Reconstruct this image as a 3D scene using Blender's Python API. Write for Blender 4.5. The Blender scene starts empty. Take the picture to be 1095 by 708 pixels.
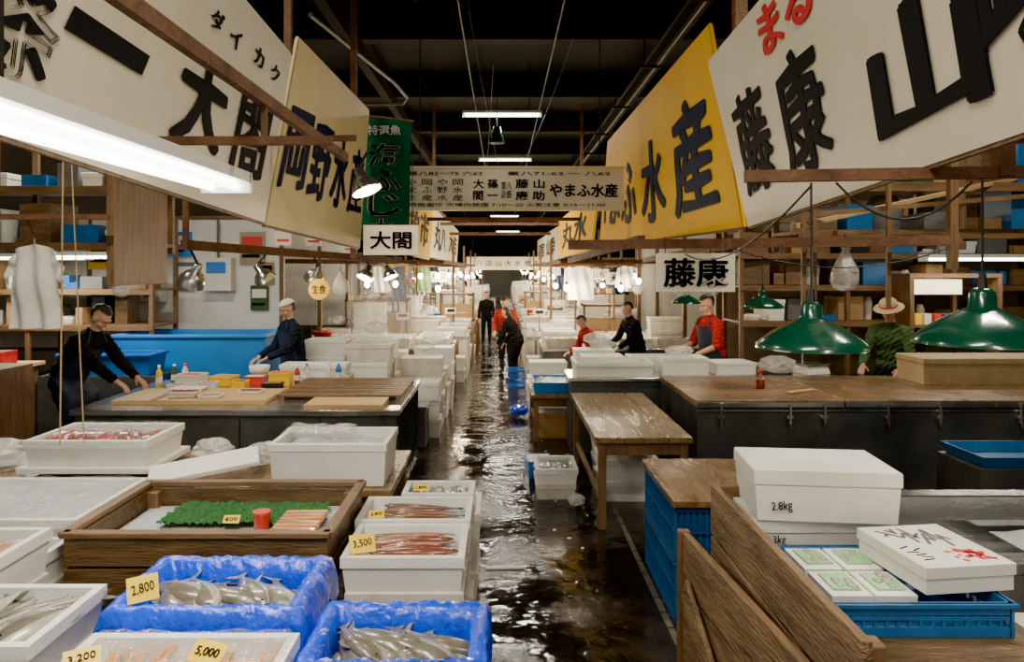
import bpy, bmesh, math, random
import numpy as np
from mathutils import Vector, Matrix, Euler
random.seed(11)
SC = bpy.context.scene
R = random.uniform
V = Vector

# ------------------------------------------------------------------ materials
def mat(name, c1, c2=None, rough=.5, metal=0., scale=5., bump=0., bscale=40., coat=0., emit=None, estr=0.,
        stretch=(1, 1, 1), spec=.5, rough2=None, contrast=.25, trans=0., sss=0.):
    m = bpy.data.materials.new(name); m.use_nodes = True
    nt = m.node_tree; N = nt.nodes; L = nt.links
    b = N['Principled BSDF']
    b.inputs['Base Color'].default_value = (*c1, 1)
    b.inputs['Roughness'].default_value = rough
    b.inputs['Metallic'].default_value = metal
    b.inputs['Specular IOR Level'].default_value = spec
    if coat: b.inputs['Coat Weight'].default_value = coat
    if trans: b.inputs['Transmission Weight'].default_value = trans
    if emit:
        b.inputs['Emission Color'].default_value = (*emit, 1); b.inputs['Emission Strength'].default_value = estr
    tc = N.new('ShaderNodeTexCoord'); mp = N.new('ShaderNodeMapping')
    mp.inputs['Scale'].default_value = stretch
    L.new(tc.outputs['Object'], mp.inputs['Vector'])
    if c2 or rough2 is not None:
        nz = N.new('ShaderNodeTexNoise'); nz.inputs['Scale'].default_value = scale; nz.inputs['Detail'].default_value = 7
        nz.inputs['Roughness'].default_value = .62
        L.new(mp.outputs[0], nz.inputs['Vector'])
        rp = N.new('ShaderNodeValToRGB'); e = rp.color_ramp.elements
        e[0].position = .5 - contrast; e[1].position = .5 + contrast
        e[0].color = (*(c2 or c1), 1); e[1].color = (*c1, 1)
        L.new(nz.outputs['Fac'], rp.inputs['Fac'])
        L.new(rp.outputs['Color'], b.inputs['Base Color'])
        if rough2 is not None:
            mr = N.new('ShaderNodeMapRange'); mr.inputs['From Min'].default_value = .4; mr.inputs['From Max'].default_value = .6
            mr.inputs['To Min'].default_value = rough2; mr.inputs['To Max'].default_value = rough
            n2 = N.new('ShaderNodeTexNoise'); n2.inputs['Scale'].default_value = scale * .6; n2.inputs['Detail'].default_value = 3
            L.new(mp.outputs[0], n2.inputs['Vector'])
            L.new(n2.outputs['Fac'], mr.inputs['Value']); L.new(mr.outputs[0], b.inputs['Roughness'])
    if bump:
        nb = N.new('ShaderNodeTexNoise'); nb.inputs['Scale'].default_value = bscale; nb.inputs['Detail'].default_value = 5
        L.new(mp.outputs[0], nb.inputs['Vector'])
        bp = N.new('ShaderNodeBump'); bp.inputs['Strength'].default_value = bump; bp.inputs['Distance'].default_value = .02
        L.new(nb.outputs['Fac'], bp.inputs['Height']); L.new(bp.outputs[0], b.inputs['Normal'])
    return m

def film_mat(name, tint=(1, 1, 1), fac=.22, rough=.12, body=.12):
    m = bpy.data.materials.new(name); m.use_nodes = True
    nt = m.node_tree; N = nt.nodes; L = nt.links
    for n in list(N): N.remove(n)
    out = N.new('ShaderNodeOutputMaterial'); t = N.new('ShaderNodeBsdfTransparent'); g = N.new('ShaderNodeBsdfGlossy')
    d = N.new('ShaderNodeBsdfDiffuse'); d.inputs['Color'].default_value = (*tint, 1)
    g.inputs['Roughness'].default_value = rough
    t.inputs['Color'].default_value = (.96, .97, .98, 1)
    m1 = N.new('ShaderNodeMixShader'); m1.inputs[0].default_value = body
    m2 = N.new('ShaderNodeMixShader'); m2.inputs[0].default_value = fac
    L.new(t.outputs[0], m1.inputs[1]); L.new(d.outputs[0], m1.inputs[2])
    L.new(m1.outputs[0], m2.inputs[1]); L.new(g.outputs[0], m2.inputs[2]); L.new(m2.outputs[0], out.inputs['Surface'])
    nb = N.new('ShaderNodeTexNoise'); nb.inputs['Scale'].default_value = 14; nb.inputs['Detail'].default_value = 4
    tc = N.new('ShaderNodeTexCoord'); L.new(tc.outputs['Object'], nb.inputs['Vector'])
    bp = N.new('ShaderNodeBump'); bp.inputs['Strength'].default_value = 1; bp.inputs['Distance'].default_value = .05
    L.new(nb.outputs['Fac'], bp.inputs['Height']); L.new(bp.outputs[0], g.inputs['Normal'])
    return m

STY = mat('styrofoam', (.88, .88, .84), (.74, .72, .65), rough=.55, scale=4, bump=.15, bscale=120)
STYD = mat('styrofoam_dirty', (.76, .73, .65), (.48, .43, .34), rough=.6, scale=5, bump=.15, bscale=120)
WX = mat('wood_x', (.27, .15, .07), (.09, .05, .022), rough=.55, scale=3, stretch=(1, 9, 9), bump=.35, bscale=14)
WY = mat('wood_y', (.27, .15, .07), (.09, .05, .022), rough=.5, scale=3, stretch=(9, 1, 9), bump=.35, bscale=14)
WZ = mat('wood_z', (.25, .14, .065), (.09, .05, .022), rough=.55, scale=3, stretch=(9, 9, 1), bump=.35, bscale=14)
WDK = mat('wood_wet_dark', (.19, .11, .045), (.05, .03, .014), rough=.45, scale=3, stretch=(1.5, 6, 9), bump=.4, bscale=12, rough2=.25)
WCR = mat('wood_crate_old', (.36, .22, .11), (.06, .035, .018), rough=.6, scale=2.6, stretch=(7, 1.2, 7), bump=.8, bscale=14)
WLT = mat('wood_light', (.62, .42, .20), (.42, .26, .11), rough=.5, scale=4, stretch=(1, 8, 8), bump=.15)
WTAB = mat('wood_tabletop', (.31, .19, .08), (.085, .045, .02), rough=.42, scale=3, stretch=(6, 1, 6), bump=.3, bscale=10, rough2=.2)
RUST = mat('rusty_beam', (.22, .11, .06), (.07, .037, .024), rough=.75, scale=7, bump=.4, spec=.2)
STEEL = mat('stainless_steel', (.62, .62, .60), (.45, .44, .41), rough=.28, metal=.9, scale=3, bump=.05, rough2=.15)
GSTEEL = mat('grey_painted_steel', (.13, .14, .135), (.06, .064, .06), rough=.4, metal=.4, scale=2.5, bump=.08, rough2=.22)
FRTOP = mat('freezer_lid_worn', (.27, .16, .08), (.09, .058, .035), rough=.45, scale=4, bump=.25, bscale=20, rough2=.25)
BLUE = mat('blue_plastic', (.012, .16, .60), (.008, .11, .45), rough=.35, scale=6)
BLUEF = mat('blue_plastic_sheet', (.002, .075, .85), (.002, .045, .6), rough=.2, scale=8, bump=.9, bscale=18, coat=.3)
BASK = mat('blue_basket_plastic', (.02, .15, .40), (.012, .09, .27), rough=.4, scale=8)
LBLUE = mat('light_blue_panel', (.02, .23, .64), (.015, .17, .52), rough=.4, scale=3)
GRN = mat('green_grass_mat', (.03, .20, .035), (.012, .09, .015), rough=.7, scale=40, bump=1, bscale=90)
PGRN = mat('pale_green', (.35, .62, .35), (.22, .48, .20), rough=.4, scale=9, bump=.3)
ENAM = mat('green_enamel', (.008, .07, .04), (.005, .045, .026), rough=.2, scale=5, coat=.5)
ENW = mat('white_enamel', (.85, .84, .76), rough=.3)
BLK = mat('black_rubber', (.015, .015, .016), rough=.5)
INK = mat('black_ink', (.010, .010, .012), rough=.7, spec=.15)
NAVYINK = mat('navy_ink', (.012, .018, .05), rough=.7, spec=.15)
REDINK = mat('red_ink', (.62, .02, .03), rough=.6, spec=.2)
SIGNW = mat('sign_white', (.84, .77, .60), (.66, .58, .41), rough=.45, scale=2.2, contrast=.35, bump=.03, bscale=5, spec=.3)
SIGNC = mat('sign_cream', (.86, .72, .38), (.72, .56, .25), rough=.55, scale=2.2, contrast=.35, spec=.15)
SIGNY = mat('sign_yellow', (.95, .56, .006), (.82, .43, .004), rough=.6, scale=2, contrast=.35, spec=.1)
SIGNG = mat('banner_green', (.006, .15, .07), (.004, .10, .045), rough=.8, scale=4, spec=.1)
TAG = mat('price_tag_yellow', (.92, .66, .02), (.82, .52, .02), rough=.5, scale=12)
WHT = mat('white_paint', (.8, .79, .73), (.68, .66, .58), rough=.45, scale=4)
CREAM = mat('partition_cream', (.48, .39, .26), (.26, .20, .13), rough=.6, scale=2, contrast=.35)
CARD = mat('cardboard', (.44, .27, .12), (.34, .20, .08), rough=.75, scale=5)
CEIL = mat('ceiling_black', (.010, .010, .010), (.004, .004, .004), rough=.85, scale=2)
DKST = mat('ceiling_steel', (.030, .023, .017), (.012, .010, .008), rough=.8, scale=4, spec=.2)
PIPE = mat('pipe_grey', (.17, .15, .12), (.09, .08, .065), rough=.5, scale=6)
WALLM = mat('hall_wall', (.10, .09, .075), (.05, .045, .038), rough=.8, scale=1.5)
ICE = mat('crushed_ice', (.72, .76, .76), (.5, .55, .56), rough=.15, scale=30, bump=.8, bscale=60)
F_SIL = mat('fish_silver', (.50, .47, .40), (.28, .26, .22), rough=.28, scale=25, metal=.15, coat=.4)
F_BLU = mat('fish_back_blue', (.09, .115, .12), (.045, .06, .065), rough=.2, scale=30, coat=.6)
F_GRY = mat('fish_grey', (.19, .165, .12), (.085, .075, .055), rough=.25, scale=30, coat=.5)
F_RED = mat('squid_red', (.30, .09, .05), (.14, .04, .025), rough=.22, scale=30, coat=.6)
F_PNK = mat('fish_pink', (.58, .34, .24), (.38, .18, .12), rough=.25, scale=20, coat=.5)
F_ORG = mat('fish_orange', (.80, .34, .04), (.6, .18, .015), rough=.3, scale=25, coat=.5)
TUNA = mat('tuna_red', (.50, .035, .03), (.35, .02, .015), rough=.25, scale=14, coat=.5)
YEL = mat('yellow_plastic', (.9, .55, .015), rough=.4)
REDP = mat('red_plastic', (.65, .04, .03), rough=.4)
GLASS = mat('clear_glass', (.95, .97, .96), rough=.05, trans=1)
SAUCE = mat('red_sauce', (.5, .04, .02), rough=.15, coat=.5)
FILM = film_mat('clear_plastic_film', (1, 1, 1), .08, .15, .03)
FILMW = film_mat('milky_plastic_film', (.9, .88, .84), .16, .2, .30)
TUBE = mat('fluorescent_tube', (1, 1, 1), emit=(1., 1., .92), estr=10)
BULB = mat('bulb_glow', (1, 1, 1), emit=(1, .86, .60), estr=34)
GLOWP = mat('lit_acrylic', (.9, .8, .6), emit=(1, .78, .42), estr=1.5)
SKIN = mat('skin', (.56, .31, .20), (.48, .25, .16), rough=.55, scale=12)
HAIR = mat('hair_black', (.014, .011, .010), (.026, .021, .017), rough=.6, scale=60, bump=.5, bscale=80)
EYEW = mat('eye_white', (.7, .7, .68), rough=.3)
LIP = mat('lips', (.38, .15, .12), rough=.5)
def cloth(n, a, b): return mat(n, a, b, rough=.95, scale=9, bump=.6, bscale=16, spec=.12)
C_NAVY = cloth('cloth_navy', (.022, .030, .052), (.011, .015, .027))
C_BLK = cloth('cloth_black', (.017, .017, .018), (.009, .009, .010))
C_GRY = cloth('cloth_grey', (.17, .17, .17), (.12, .12, .12))
C_RED = cloth('cloth_red', (.42, .025, .025), (.26, .012, .012))
C_GRN = cloth('cloth_green', (.09, .15, .065), (.045, .08, .035))
C_WHT = cloth('cloth_white', (.82, .80, .73), (.7, .67, .6))
C_APR = mat('apron_dark_rubber', (.03, .042, .075), (.018, .025, .044), rough=.5, scale=8, spec=.3)
C_STR = mat('straw_hat', (.62, .48, .27), (.46, .34, .18), rough=.9, scale=50, bump=.4)
BOOT = mat('rubber_boots', (.03, .03, .035), rough=.35)
ROPE = mat('rope_yellow', (.60, .45, .19), (.42, .30, .11), rough=.8, scale=60)
BEIGE = mat('beige_box', (.56, .42, .23), (.38, .27, .14), rough=.6, scale=5)

def floor_mat():
    m = bpy.data.materials.new('wet_asphalt_floor'); m.use_nodes = True
    nt = m.node_tree; N = nt.nodes; L = nt.links; b = N['Principled BSDF']
    tc = N.new('ShaderNodeTexCoord')
    n1 = N.new('ShaderNodeTexNoise'); n1.inputs['Scale'].default_value = 1.5; n1.inputs['Detail'].default_value = 8; n1.inputs['Roughness'].default_value = .65
    n2 = N.new('ShaderNodeTexNoise'); n2.inputs['Scale'].default_value = 55; n2.inputs['Detail'].default_value = 4
    L.new(tc.outputs['Object'], n1.inputs['Vector']); L.new(tc.outputs['Object'], n2.inputs['Vector'])
    rp = N.new('ShaderNodeValToRGB'); e = rp.color_ramp.elements
    e[0].position = .38; e[0].color = (.010, .007, .0045, 1); e[1].position = .70; e[1].color = (.062, .044, .026, 1)
    L.new(n1.outputs['Fac'], rp.inputs['Fac'])
    mx = N.new('ShaderNodeMixRGB'); mx.blend_type = 'MULTIPLY'; mx.inputs[0].default_value = .6
    r2 = N.new('ShaderNodeValToRGB'); r2.color_ramp.elements[0].position = .3; r2.color_ramp.elements[0].color = (.4, .4, .4, 1); r2.color_ramp.elements[1].position = .7
    L.new(n2.outputs['Fac'], r2.inputs['Fac']); L.new(rp.outputs[0], mx.inputs[1]); L.new(r2.outputs[0], mx.inputs[2])
    L.new(mx.outputs[0], b.inputs['Base Color'])
    mr = N.new('ShaderNodeMapRange'); mr.inputs['From Min'].default_value = .45; mr.inputs['From Max'].default_value = .66
    mr.inputs['To Min'].default_value = .06; mr.inputs['To Max'].default_value = .34
    L.new(n1.outputs['Fac'], mr.inputs['Value']); L.new(mr.outputs[0], b.inputs['Roughness'])
    bs = N.new('ShaderNodeMapRange'); bs.inputs['From Min'].default_value = .45; bs.inputs['From Max'].default_value = .64
    bs.inputs['To Min'].default_value = .06; bs.inputs['To Max'].default_value = .6
    L.new(n1.outputs['Fac'], bs.inputs['Value'])
    bp = N.new('ShaderNodeBump'); bp.inputs['Distance'].default_value = .005
    L.new(bs.outputs[0], bp.inputs['Strength'])
    L.new(n2.outputs['Fac'], bp.inputs['Height'])
    b2 = N.new('ShaderNodeBump'); b2.inputs['Distance'].default_value = .03; b2.inputs['Strength'].default_value = .32
    n3 = N.new('ShaderNodeTexNoise'); n3.inputs['Scale'].default_value = 6; n3.inputs['Detail'].default_value = 2
    L.new(tc.outputs['Object'], n3.inputs['Vector']); L.new(n3.outputs['Fac'], b2.inputs['Height'])
    L.new(bp.outputs[0], b2.inputs['Normal']); L.new(b2.outputs[0], b.inputs['Normal'])
    return m
FLOOR = floor_mat()

# ------------------------------------------------------------------ mesh builder
class MB:
    def __init__(s): s.v = []; s.f = []; s.fm = []; s.mats = []; s.sm = []
    def mi(s, m):
        if m not in s.mats: s.mats.append(m)
        return s.mats.index(m)
    def add(s, vs, fs, m, smooth=False, M=None):
        o = len(s.v)
        if M is not None: vs = [M @ V(v) for v in vs]
        s.v += [tuple(v) for v in vs]; k = s.mi(m)
        for f in fs: s.f.append(tuple(i + o for i in f)); s.fm.append(k); s.sm.append(smooth)
    def box(s, x0, x1, y0, y1, z0, z1, m, M=None):
        vs = [(x0, y0, z0), (x1, y0, z0), (x1, y1, z0), (x0, y1, z0), (x0, y0, z1), (x1, y0, z1), (x1, y1, z1), (x0, y1, z1)]
        s.add(vs, [(0, 3, 2, 1), (4, 5, 6, 7), (0, 1, 5, 4), (1, 2, 6, 5), (2, 3, 7, 6), (3, 0, 4, 7)], m, False, M)
    def obox(s, c, sz, m, rot=(0, 0, 0)):
        M = Matrix.Translation(c) @ Euler(rot).to_matrix().to_4x4()
        a, b, d = [q / 2 for q in sz]
        s.box(-a, a, -b, b, -d, d, m, M)
    def beam(s, p0, p1, w, h, m):
        p0 = V(p0); p1 = V(p1); d = (p1 - p0); L = d.length; d.normalize()
        up = V((0, 0, 1)) if abs(d.z) < .95 else V((0, 1, 0))
        x = d.cross(up).normalized(); z = x.cross(d)
        M = Matrix((x, d, z)).transposed().to_4x4(); M.translation = p0
        s.box(-w / 2, w / 2, 0, L, -h / 2, h / 2, m, M)
    def cyl(s, p0, p1, r0, r1, m, seg=12, smooth=True, caps=True):
        p0 = V(p0); p1 = V(p1); d = (p1 - p0).normalized()
        up = V((0, 0, 1)) if abs(d.z) < .95 else V((0, 1, 0))
        x = d.cross(up).normalized(); y = d.cross(x)
        vs = []
        for p, r in ((p0, r0), (p1, r1)):
            for i in range(seg):
                a = 2 * math.pi * i / seg; vs.append(p + x * (r * math.cos(a)) + y * (r * math.sin(a)))
        fs = [(i, (i + 1) % seg, seg + (i + 1) % seg, seg + i) for i in range(seg)]
        s.add(vs, fs, m, smooth)
        if caps: s.add(vs, [tuple(range(seg))[::-1], tuple(range(seg, 2 * seg))], m, False)
    def tube(s, pts, r, m, seg=6):
        for a, b in zip(pts[:-1], pts[1:]): s.cyl(a, b, r, r, m, seg)
    def sph(s, c, r, m, seg=12, rings=8, M=None, keep=None):
        if not hasattr(r, '__len__'): r = (r, r, r)
        vs = []; fs = []
        for j in range(rings + 1):
            t = math.pi * j / rings
            for i in range(seg):
                a = 2 * math.pi * i / seg
                vs.append((c[0] + r[0] * math.sin(t) * math.cos(a), c[1] + r[1] * math.sin(t) * math.sin(a), c[2] + r[2] * math.cos(t)))
        for j in range(rings):
            for i in range(seg):
                f = (j * seg + i, (j + 1) * seg + i, (j + 1) * seg + (i + 1) % seg, j * seg + (i + 1) % seg)
                if keep is None or all(keep(V(vs[k]) - V(c)) for k in f): fs.append(f)
        s.add(vs, fs, m, True, M)
    def lathe(s, prof, c, m, seg=28, M=None):
        vs = []; n = len(prof)
        for r, z in prof:
            for i in range(seg):
                a = 2 * math.pi * i / seg; vs.append((c[0] + r * math.cos(a), c[1] + r * math.sin(a), c[2] + z))
        fs = [(j * seg + i, j * seg + (i + 1) % seg, (j + 1) * seg + (i + 1) % seg, (j + 1) * seg + i) for j in range(n - 1) for i in range(seg)]
        s.add(vs, fs, m, True, M)
    def rect(s, cx, cy, loops, m, M=None):
        vs = []
        for hx, hy, z in loops: vs += [(cx - hx, cy - hy, z), (cx + hx, cy - hy, z), (cx + hx, cy + hy, z), (cx - hx, cy + hy, z)]
        fs = [(3, 2, 1, 0)]
        n = len(loops)
        for j in range(n - 1):
            for i in range(4): fs.append((j * 4 + i, j * 4 + (i + 1) % 4, (j + 1) * 4 + (i + 1) % 4, (j + 1) * 4 + i))
        fs.append(tuple(range((n - 1) * 4, n * 4)))
        s.add(vs, fs, m, False, M)
    def slab(s, q, th, m):
        q = [V(a) for a in q]; n = (q[1] - q[0]).cross(q[3] - q[0]).normalized() * th
        vs = q + [a - n for a in q]
        s.add(vs, [(0, 1, 2, 3), (7, 6, 5, 4), (0, 4, 5, 1), (1, 5, 6, 2), (2, 6, 7, 3), (3, 7, 4, 0)], m)
    def grid(s, fn, nu, nv, m, smooth=True):
        vs = [fn(i / nu, j / nv) for j in range(nv + 1) for i in range(nu + 1)]
        fs = [(j * (nu + 1) + i, j * (nu + 1) + i + 1, (j + 1) * (nu + 1) + i + 1, (j + 1) * (nu + 1) + i) for j in range(nv) for i in range(nu)]
        s.add(vs, fs, m, smooth)
    def done(s, name, bevel=0., parent=None, origin=None):
        xs = [v[0] for v in s.v]; ys = [v[1] for v in s.v]; zs = [v[2] for v in s.v]
        c = V(origin) if origin else V(((min(xs) + max(xs)) / 2, (min(ys) + max(ys)) / 2, min(zs)))
        me = bpy.data.meshes.new(name)
        me.from_pydata([(v[0] - c.x, v[1] - c.y, v[2] - c.z) for v in s.v], [], s.f)
        for m in s.mats: me.materials.append(m)
        me.polygons.foreach_set('material_index', s.fm); me.polygons.foreach_set('use_smooth', s.sm)
        me.update()
        o = bpy.data.objects.new(name, me); SC.collection.objects.link(o); o.location = c
        if bevel:
            b = o.modifiers.new('bevel', 'BEVEL'); b.width = bevel; b.segments = 2; b.limit_method = 'ANGLE'; b.angle_limit = math.radians(50)
        if parent: adopt(o, parent)
        return o

def adopt(o, p):
    o.parent = p; o.matrix_parent_inverse = Matrix.Translation(p.location).inverted()

def inst(src, name, loc, rz=0.):
    o = bpy.data.objects.new(name, src.data); SC.collection.objects.link(o); o.location = loc; o.rotation_euler = (0, 0, rz)
    for md in src.modifiers:
        b = o.modifiers.new('bevel', 'BEVEL'); b.width = md.width; b.segments = 2; b.limit_method = 'ANGLE'; b.angle_limit = md.angle_limit
    return o

def mkfont(s, bold, m, name='lettering'):
    cu = bpy.data.curves.new(name, 'FONT'); cu.body = s; cu.size = 1; cu.extrude = .002; cu.offset = bold
    cu.align_x = 'LEFT'; cu.materials.append(m); cu.resolution_u = 3
    o = bpy.data.objects.new(name, cu); SC.collection.objects.link(o)
    bpy.context.view_layer.update()
    bb = [V(b) for b in o.bound_box]
    return o, min(b.x for b in bb), max(b.x for b in bb), min(b.y for b in bb), max(b.y for b in bb)

def text(s, c, u, v, w, h, m, parent, name='lettering', bold=.0, lift=.004):
    o, x0, x1, y0, y1 = mkfont(s, min(bold, .008), m, name)
    if x1 - x0 < 1e-4: return o
    u = V(u).normalized(); v = V(v); v = (v - u * v.dot(u)).normalized(); n = u.cross(v)
    sx = w / (x1 - x0); sy = h / (y1 - y0)
    M = Matrix((u * sx, v * sy, n)).transposed().to_4x4()
    M.translation = V(c) + n * lift - u * (sx * (x0 + x1) / 2) - v * (sy * (y0 + y1) / 2)
    o.parent = parent; o.matrix_parent_inverse = Matrix.Translation(parent.location).inverted()
    o.matrix_basis = M
    if bold > .01:   # heavier weight: repeat the stroke with small offsets
        for (dx, dy) in ((1, 0), (-1, 0), (0, 1), (0, -1)):
            c2 = bpy.data.objects.new(name, o.data); SC.collection.objects.link(c2); c2.parent = parent; c2.matrix_parent_inverse = o.matrix_parent_inverse.copy()
            M2 = M.copy(); M2.translation = M.translation + u * (dx * bold * .7 * sx) + v * (dy * bold * .5 * sy); c2.matrix_basis = M2
    return o
def on(q, a, b):
    return q[0] * (1 - a) * (1 - b) + q[1] * a * (1 - b) + q[2] * a * b + q[3] * (1 - a) * b
def qn(q):
    return ((q[1] + q[2] - q[0] - q[3])).cross(q[3] + q[2] - q[0] - q[1]).normalized()
def paint(s, q, a, b, wa, hb, m, parent, bold=.03, shear=.0):
    """letters painted on a slightly twisted board: vertices follow the board surface; several
    offset copies give the heavy brush weight"""
    q = [V(x) for x in q]
    o, x0, x1, y0, y1 = mkfont(s, .004, m)
    me = bpy.data.meshes.new_from_object(o.evaluated_get(bpy.context.evaluated_depsgraph_get()))
    bpy.data.objects.remove(o)
    n = qn(q); c = parent.location; vs0 = [(v.co.x, v.co.y, v.co.z) for v in me.vertices]; fs0 = [tuple(p.vertices) for p in me.polygons]
    vs = []; fs = []; K = 8 if bold > .012 else 1
    for k in range(K):
        t = 2 * math.pi * k / K; dx = bold * math.cos(t) * .8 if K > 1 else 0; dy = bold * math.sin(t) * .55 if K > 1 else 0
        off = len(vs)
        for (x, y, z) in vs0:
            fx = (x + dx - x0) / (x1 - x0) - .5; fy = (y + dy - y0) / (y1 - y0) - .5
            wob = .02 * math.sin(fx * 9 + fy * 4) * hb; wox = .015 * math.sin(fy * 11 + fx * 3) * wa
            p = on(q, a + wa * (fx + shear * fy) + wox, b + hb * fy + wob + shear * .6 * hb * fx) + n * (.006 + .0003 * k + (.001 if z > 0 else -.001))
            vs.append(tuple(p - c))
        fs += [tuple(i + off for i in f) for f in fs0]
    m2 = bpy.data.meshes.new('brush_character'); m2.from_pydata(vs, [], fs); m2.materials.append(m); bpy.data.meshes.remove(me)
    ob = bpy.data.objects.new('brush_character', m2); SC.collection.objects.link(ob); ob.parent = parent
    return ob
PX = V((1, 0, 0)); PZ = V((0, 0, 1))

# ------------------------------------------------------------------ generic parts
def styro(mb, x0, x1, y0, y1, z0, z1, m=STY, t=.03, rim=True):
    cx, cy = (x0 + x1) / 2, (y0 + y1) / 2; a, b = (x1 - x0) / 2, (y1 - y0) / 2
    lp = [(a - .02, b - .02, z0), (a - .008, b - .008, z1 - .045), (a, b, z1 - .045), (a, b, z1), (a - t, b - t, z1), (a - t - .008, b - t - .008, z0 + t)]
    mb.rect(cx, cy, lp, m)
def styro_closed(mb, x0, x1, y0, y1, z0, z1, m=STY):
    cx, cy = (x0 + x1) / 2, (y0 + y1) / 2; a, b = (x1 - x0) / 2, (y1 - y0) / 2
    zl = z1 - .05
    mb.rect(cx, cy, [(a - .015, b - .015, z0), (a - .006, b - .006, zl - .004), (a - .012, b - .012, zl - .004), (a - .012, b - .012, zl), (a, b, zl), (a, b, z1 - .006), (a - .006, b - .006, z1), (a - .05, b - .05, z1), (a - .055, b - .055, z1 - .006)], m)
def stack(mb, x0, x1, y0, y1, z0, z1, hh=.2, m=STY):
    n = max(1, round((z1 - z0) / hh)); h = (z1 - z0) / n
    for i in range(n):
        j = R(-.008, .008)
        styro_closed(mb, x0 + j, x1 + j, y0, y1, z0 + i * h, z0 + (i + 1) * h, m)
def heap(mb, x0, x1, y0, y1, z, amp, m, n=14):
    def fn(a, b):
        e = min(a, 1 - a, b, 1 - b)
        return (x0 + (x1 - x0) * a, y0 + (y1 - y0) * b, z + (R(0, amp) if e > .01 else 0))
    mb.grid(fn, n, max(4, int(n * (y1 - y0) / (x1 - x0))), m, True)
def fish(mb, c, L, ang, mb1, mb2, fat=.12, tilt=0., roll=0.):
    M = Matrix.Translation(c) @ Euler((roll, tilt, ang)).to_matrix().to_4x4()
    ts = [0, .04, .12, .25, .42, .6, .76, .88, .93]; hs = [.10, .42, .75, .97, 1, .8, .48, .22, .2]
    S = 10; vs = []
    for t, h in zip(ts, hs):
        for i in range(S):
            a = 2 * math.pi * i / S
            vs.append(((t - .5) * L, fat * L * h * math.cos(a), .5 * fat * L * h * math.sin(a) + .001))
    top = []; bot = []
    for j in range(len(ts) - 1):
        for i in range(S):
            f = (j * S + i, j * S + (i + 1) % S, (j + 1) * S + (i + 1) % S, (j + 1) * S + i)
            ca = math.cos(2 * math.pi * (i + .5) / S)
            (top if ca > -.1 else bot).append(f)
    bot.append(tuple(range(S))[::-1])
    mb.add(vs, top, mb1, True, M); mb.add(vs, bot, mb2, True, M)
    x = .43 * L; w = fat * L
    mb.add([(x - .01 * L, w * .18, 0), (x - .01 * L, -w * .18, 0), (.56 * L, -w * .95, 0), (.50 * L, 0, 0), (.56 * L, w * .95, 0)], [(0, 1, 3), (1, 2, 3), (0, 3, 4)], mb1, False, M)
    mb.add([(-.12 * L, w * .9, 0), (.12 * L, w * .85, 0), (.08 * L, w * 1.3, 0), (-.06 * L, w * 1.35, 0)], [(0, 1, 2, 3)], mb1, False, M)
    mb.sph((-.42 * L, w * .15, .33 * w), (.014 * L, .014 * L, .008 * L), INK, 6, 4, M)
def fishfill(mb, x0, x1, y0, y1, z, n, L, m1, m2, ang=math.pi / 2, jit=.2, fat=.12, layers=.02):
    for i in range(n):
        t = (i + .5) / n
        if abs(math.sin(ang)) > .7: cx = x0 + (x1 - x0) * t; cy = (y0 + y1) / 2 + R(-.2, .2) * (y1 - y0) * .4
        else: cx = (x0 + x1) / 2 + R(-.25, .25) * (x1 - x0) * .5; cy = y0 + (y1 - y0) * t
        fish(mb, (cx, cy, z + R(0, layers)), L * R(.85, 1.1), ang + R(-jit, jit), m1, m2, fat, R(-.05, .05), R(-.25, .25))
def film(mb, x0, x1, y0, y1, z, amp=.012, m=FILM, drop=.0, n=18):
    def fn(a, b):
        e = min(a, 1 - a, b, 1 - b)
        return (x0 + (x1 - x0) * a + R(-1, 1) * .004, y0 + (y1 - y0) * b, z + R(0, amp) - (drop * R(.5, 1.2) if e < .01 else 0))
    mb.grid(fn, n, n, m, True)
def tag(mb_parent, c, w=.1, h=.07, rz=0., rx=-.9, s='280', name='price_tag'):
    w *= .85; h *= .8
    mb = MB(); E = Euler((rx, 0, rz)).to_matrix()
    q = [V(c) + E @ V(p) for p in ((-w / 2, 0, 0), (w / 2, 0, 0), (w / 2, 0, h), (-w / 2, 0, h))]
    mb.slab(q, .002, TAG)
    o = mb.done(name, parent=mb_parent)
    text(s, (q[0] + q[2]) / 2, q[1] - q[0] + (q[3] - q[0]) * .1, q[3] - q[0], w * .72, h * .42, INK, mb_parent, 'tag_lettering', .0, .002)
    return o
def basket(mb, x0, x1, y0, y1, z0, z1, m=BASK, step=.035):
    t = .008
    mb.box(x0, x1, y0, y1, z0, z0 + .012, m)
    for (a0, a1, b0, b1) in ((x0, x1, y0, y0 + t), (x0, x1, y1 - t, y1), (x0, x0 + t, y0, y1), (x1 - t, x1, y0, y1)):
        for zz, hh in ((z0, .03), (z0 + (z1 - z0) * .5, .012), (z1 - .035, .035)):
            mb.box(a0 - .003, a1 + .003, b0 - .003, b1 + .003, zz, zz + hh, m)
        if a1 - a0 > b1 - b0:
            k = int((a1 - a0) / step)
            for i in range(k + 1):
                x = a0 + (a1 - a0) * i / k; mb.box(x - .005, x + .005, b0, b1, z0, z1 - .01, m)
        else:
            k = int((b1 - b0) / step)
            for i in range(k + 1):
                y = b0 + (b1 - b0) * i / k; mb.box(a0, a1, y - .005, y + .005, z0, z1 - .01, m)
    mb.box(x0 - .012, x1 + .012, y0 - .012, y0 + .004, z1 - .012, z1, m); mb.box(x0 - .012, x1 + .012, y1 - .004, y1 + .012, z1 - .012, z1, m)
    mb.box(x0 - .012, x0 + .004, y0, y1, z1 - .012, z1, m); mb.box(x1 - .004, x1 + .012, y0, y1, z1 - .012, z1, m)
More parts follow.
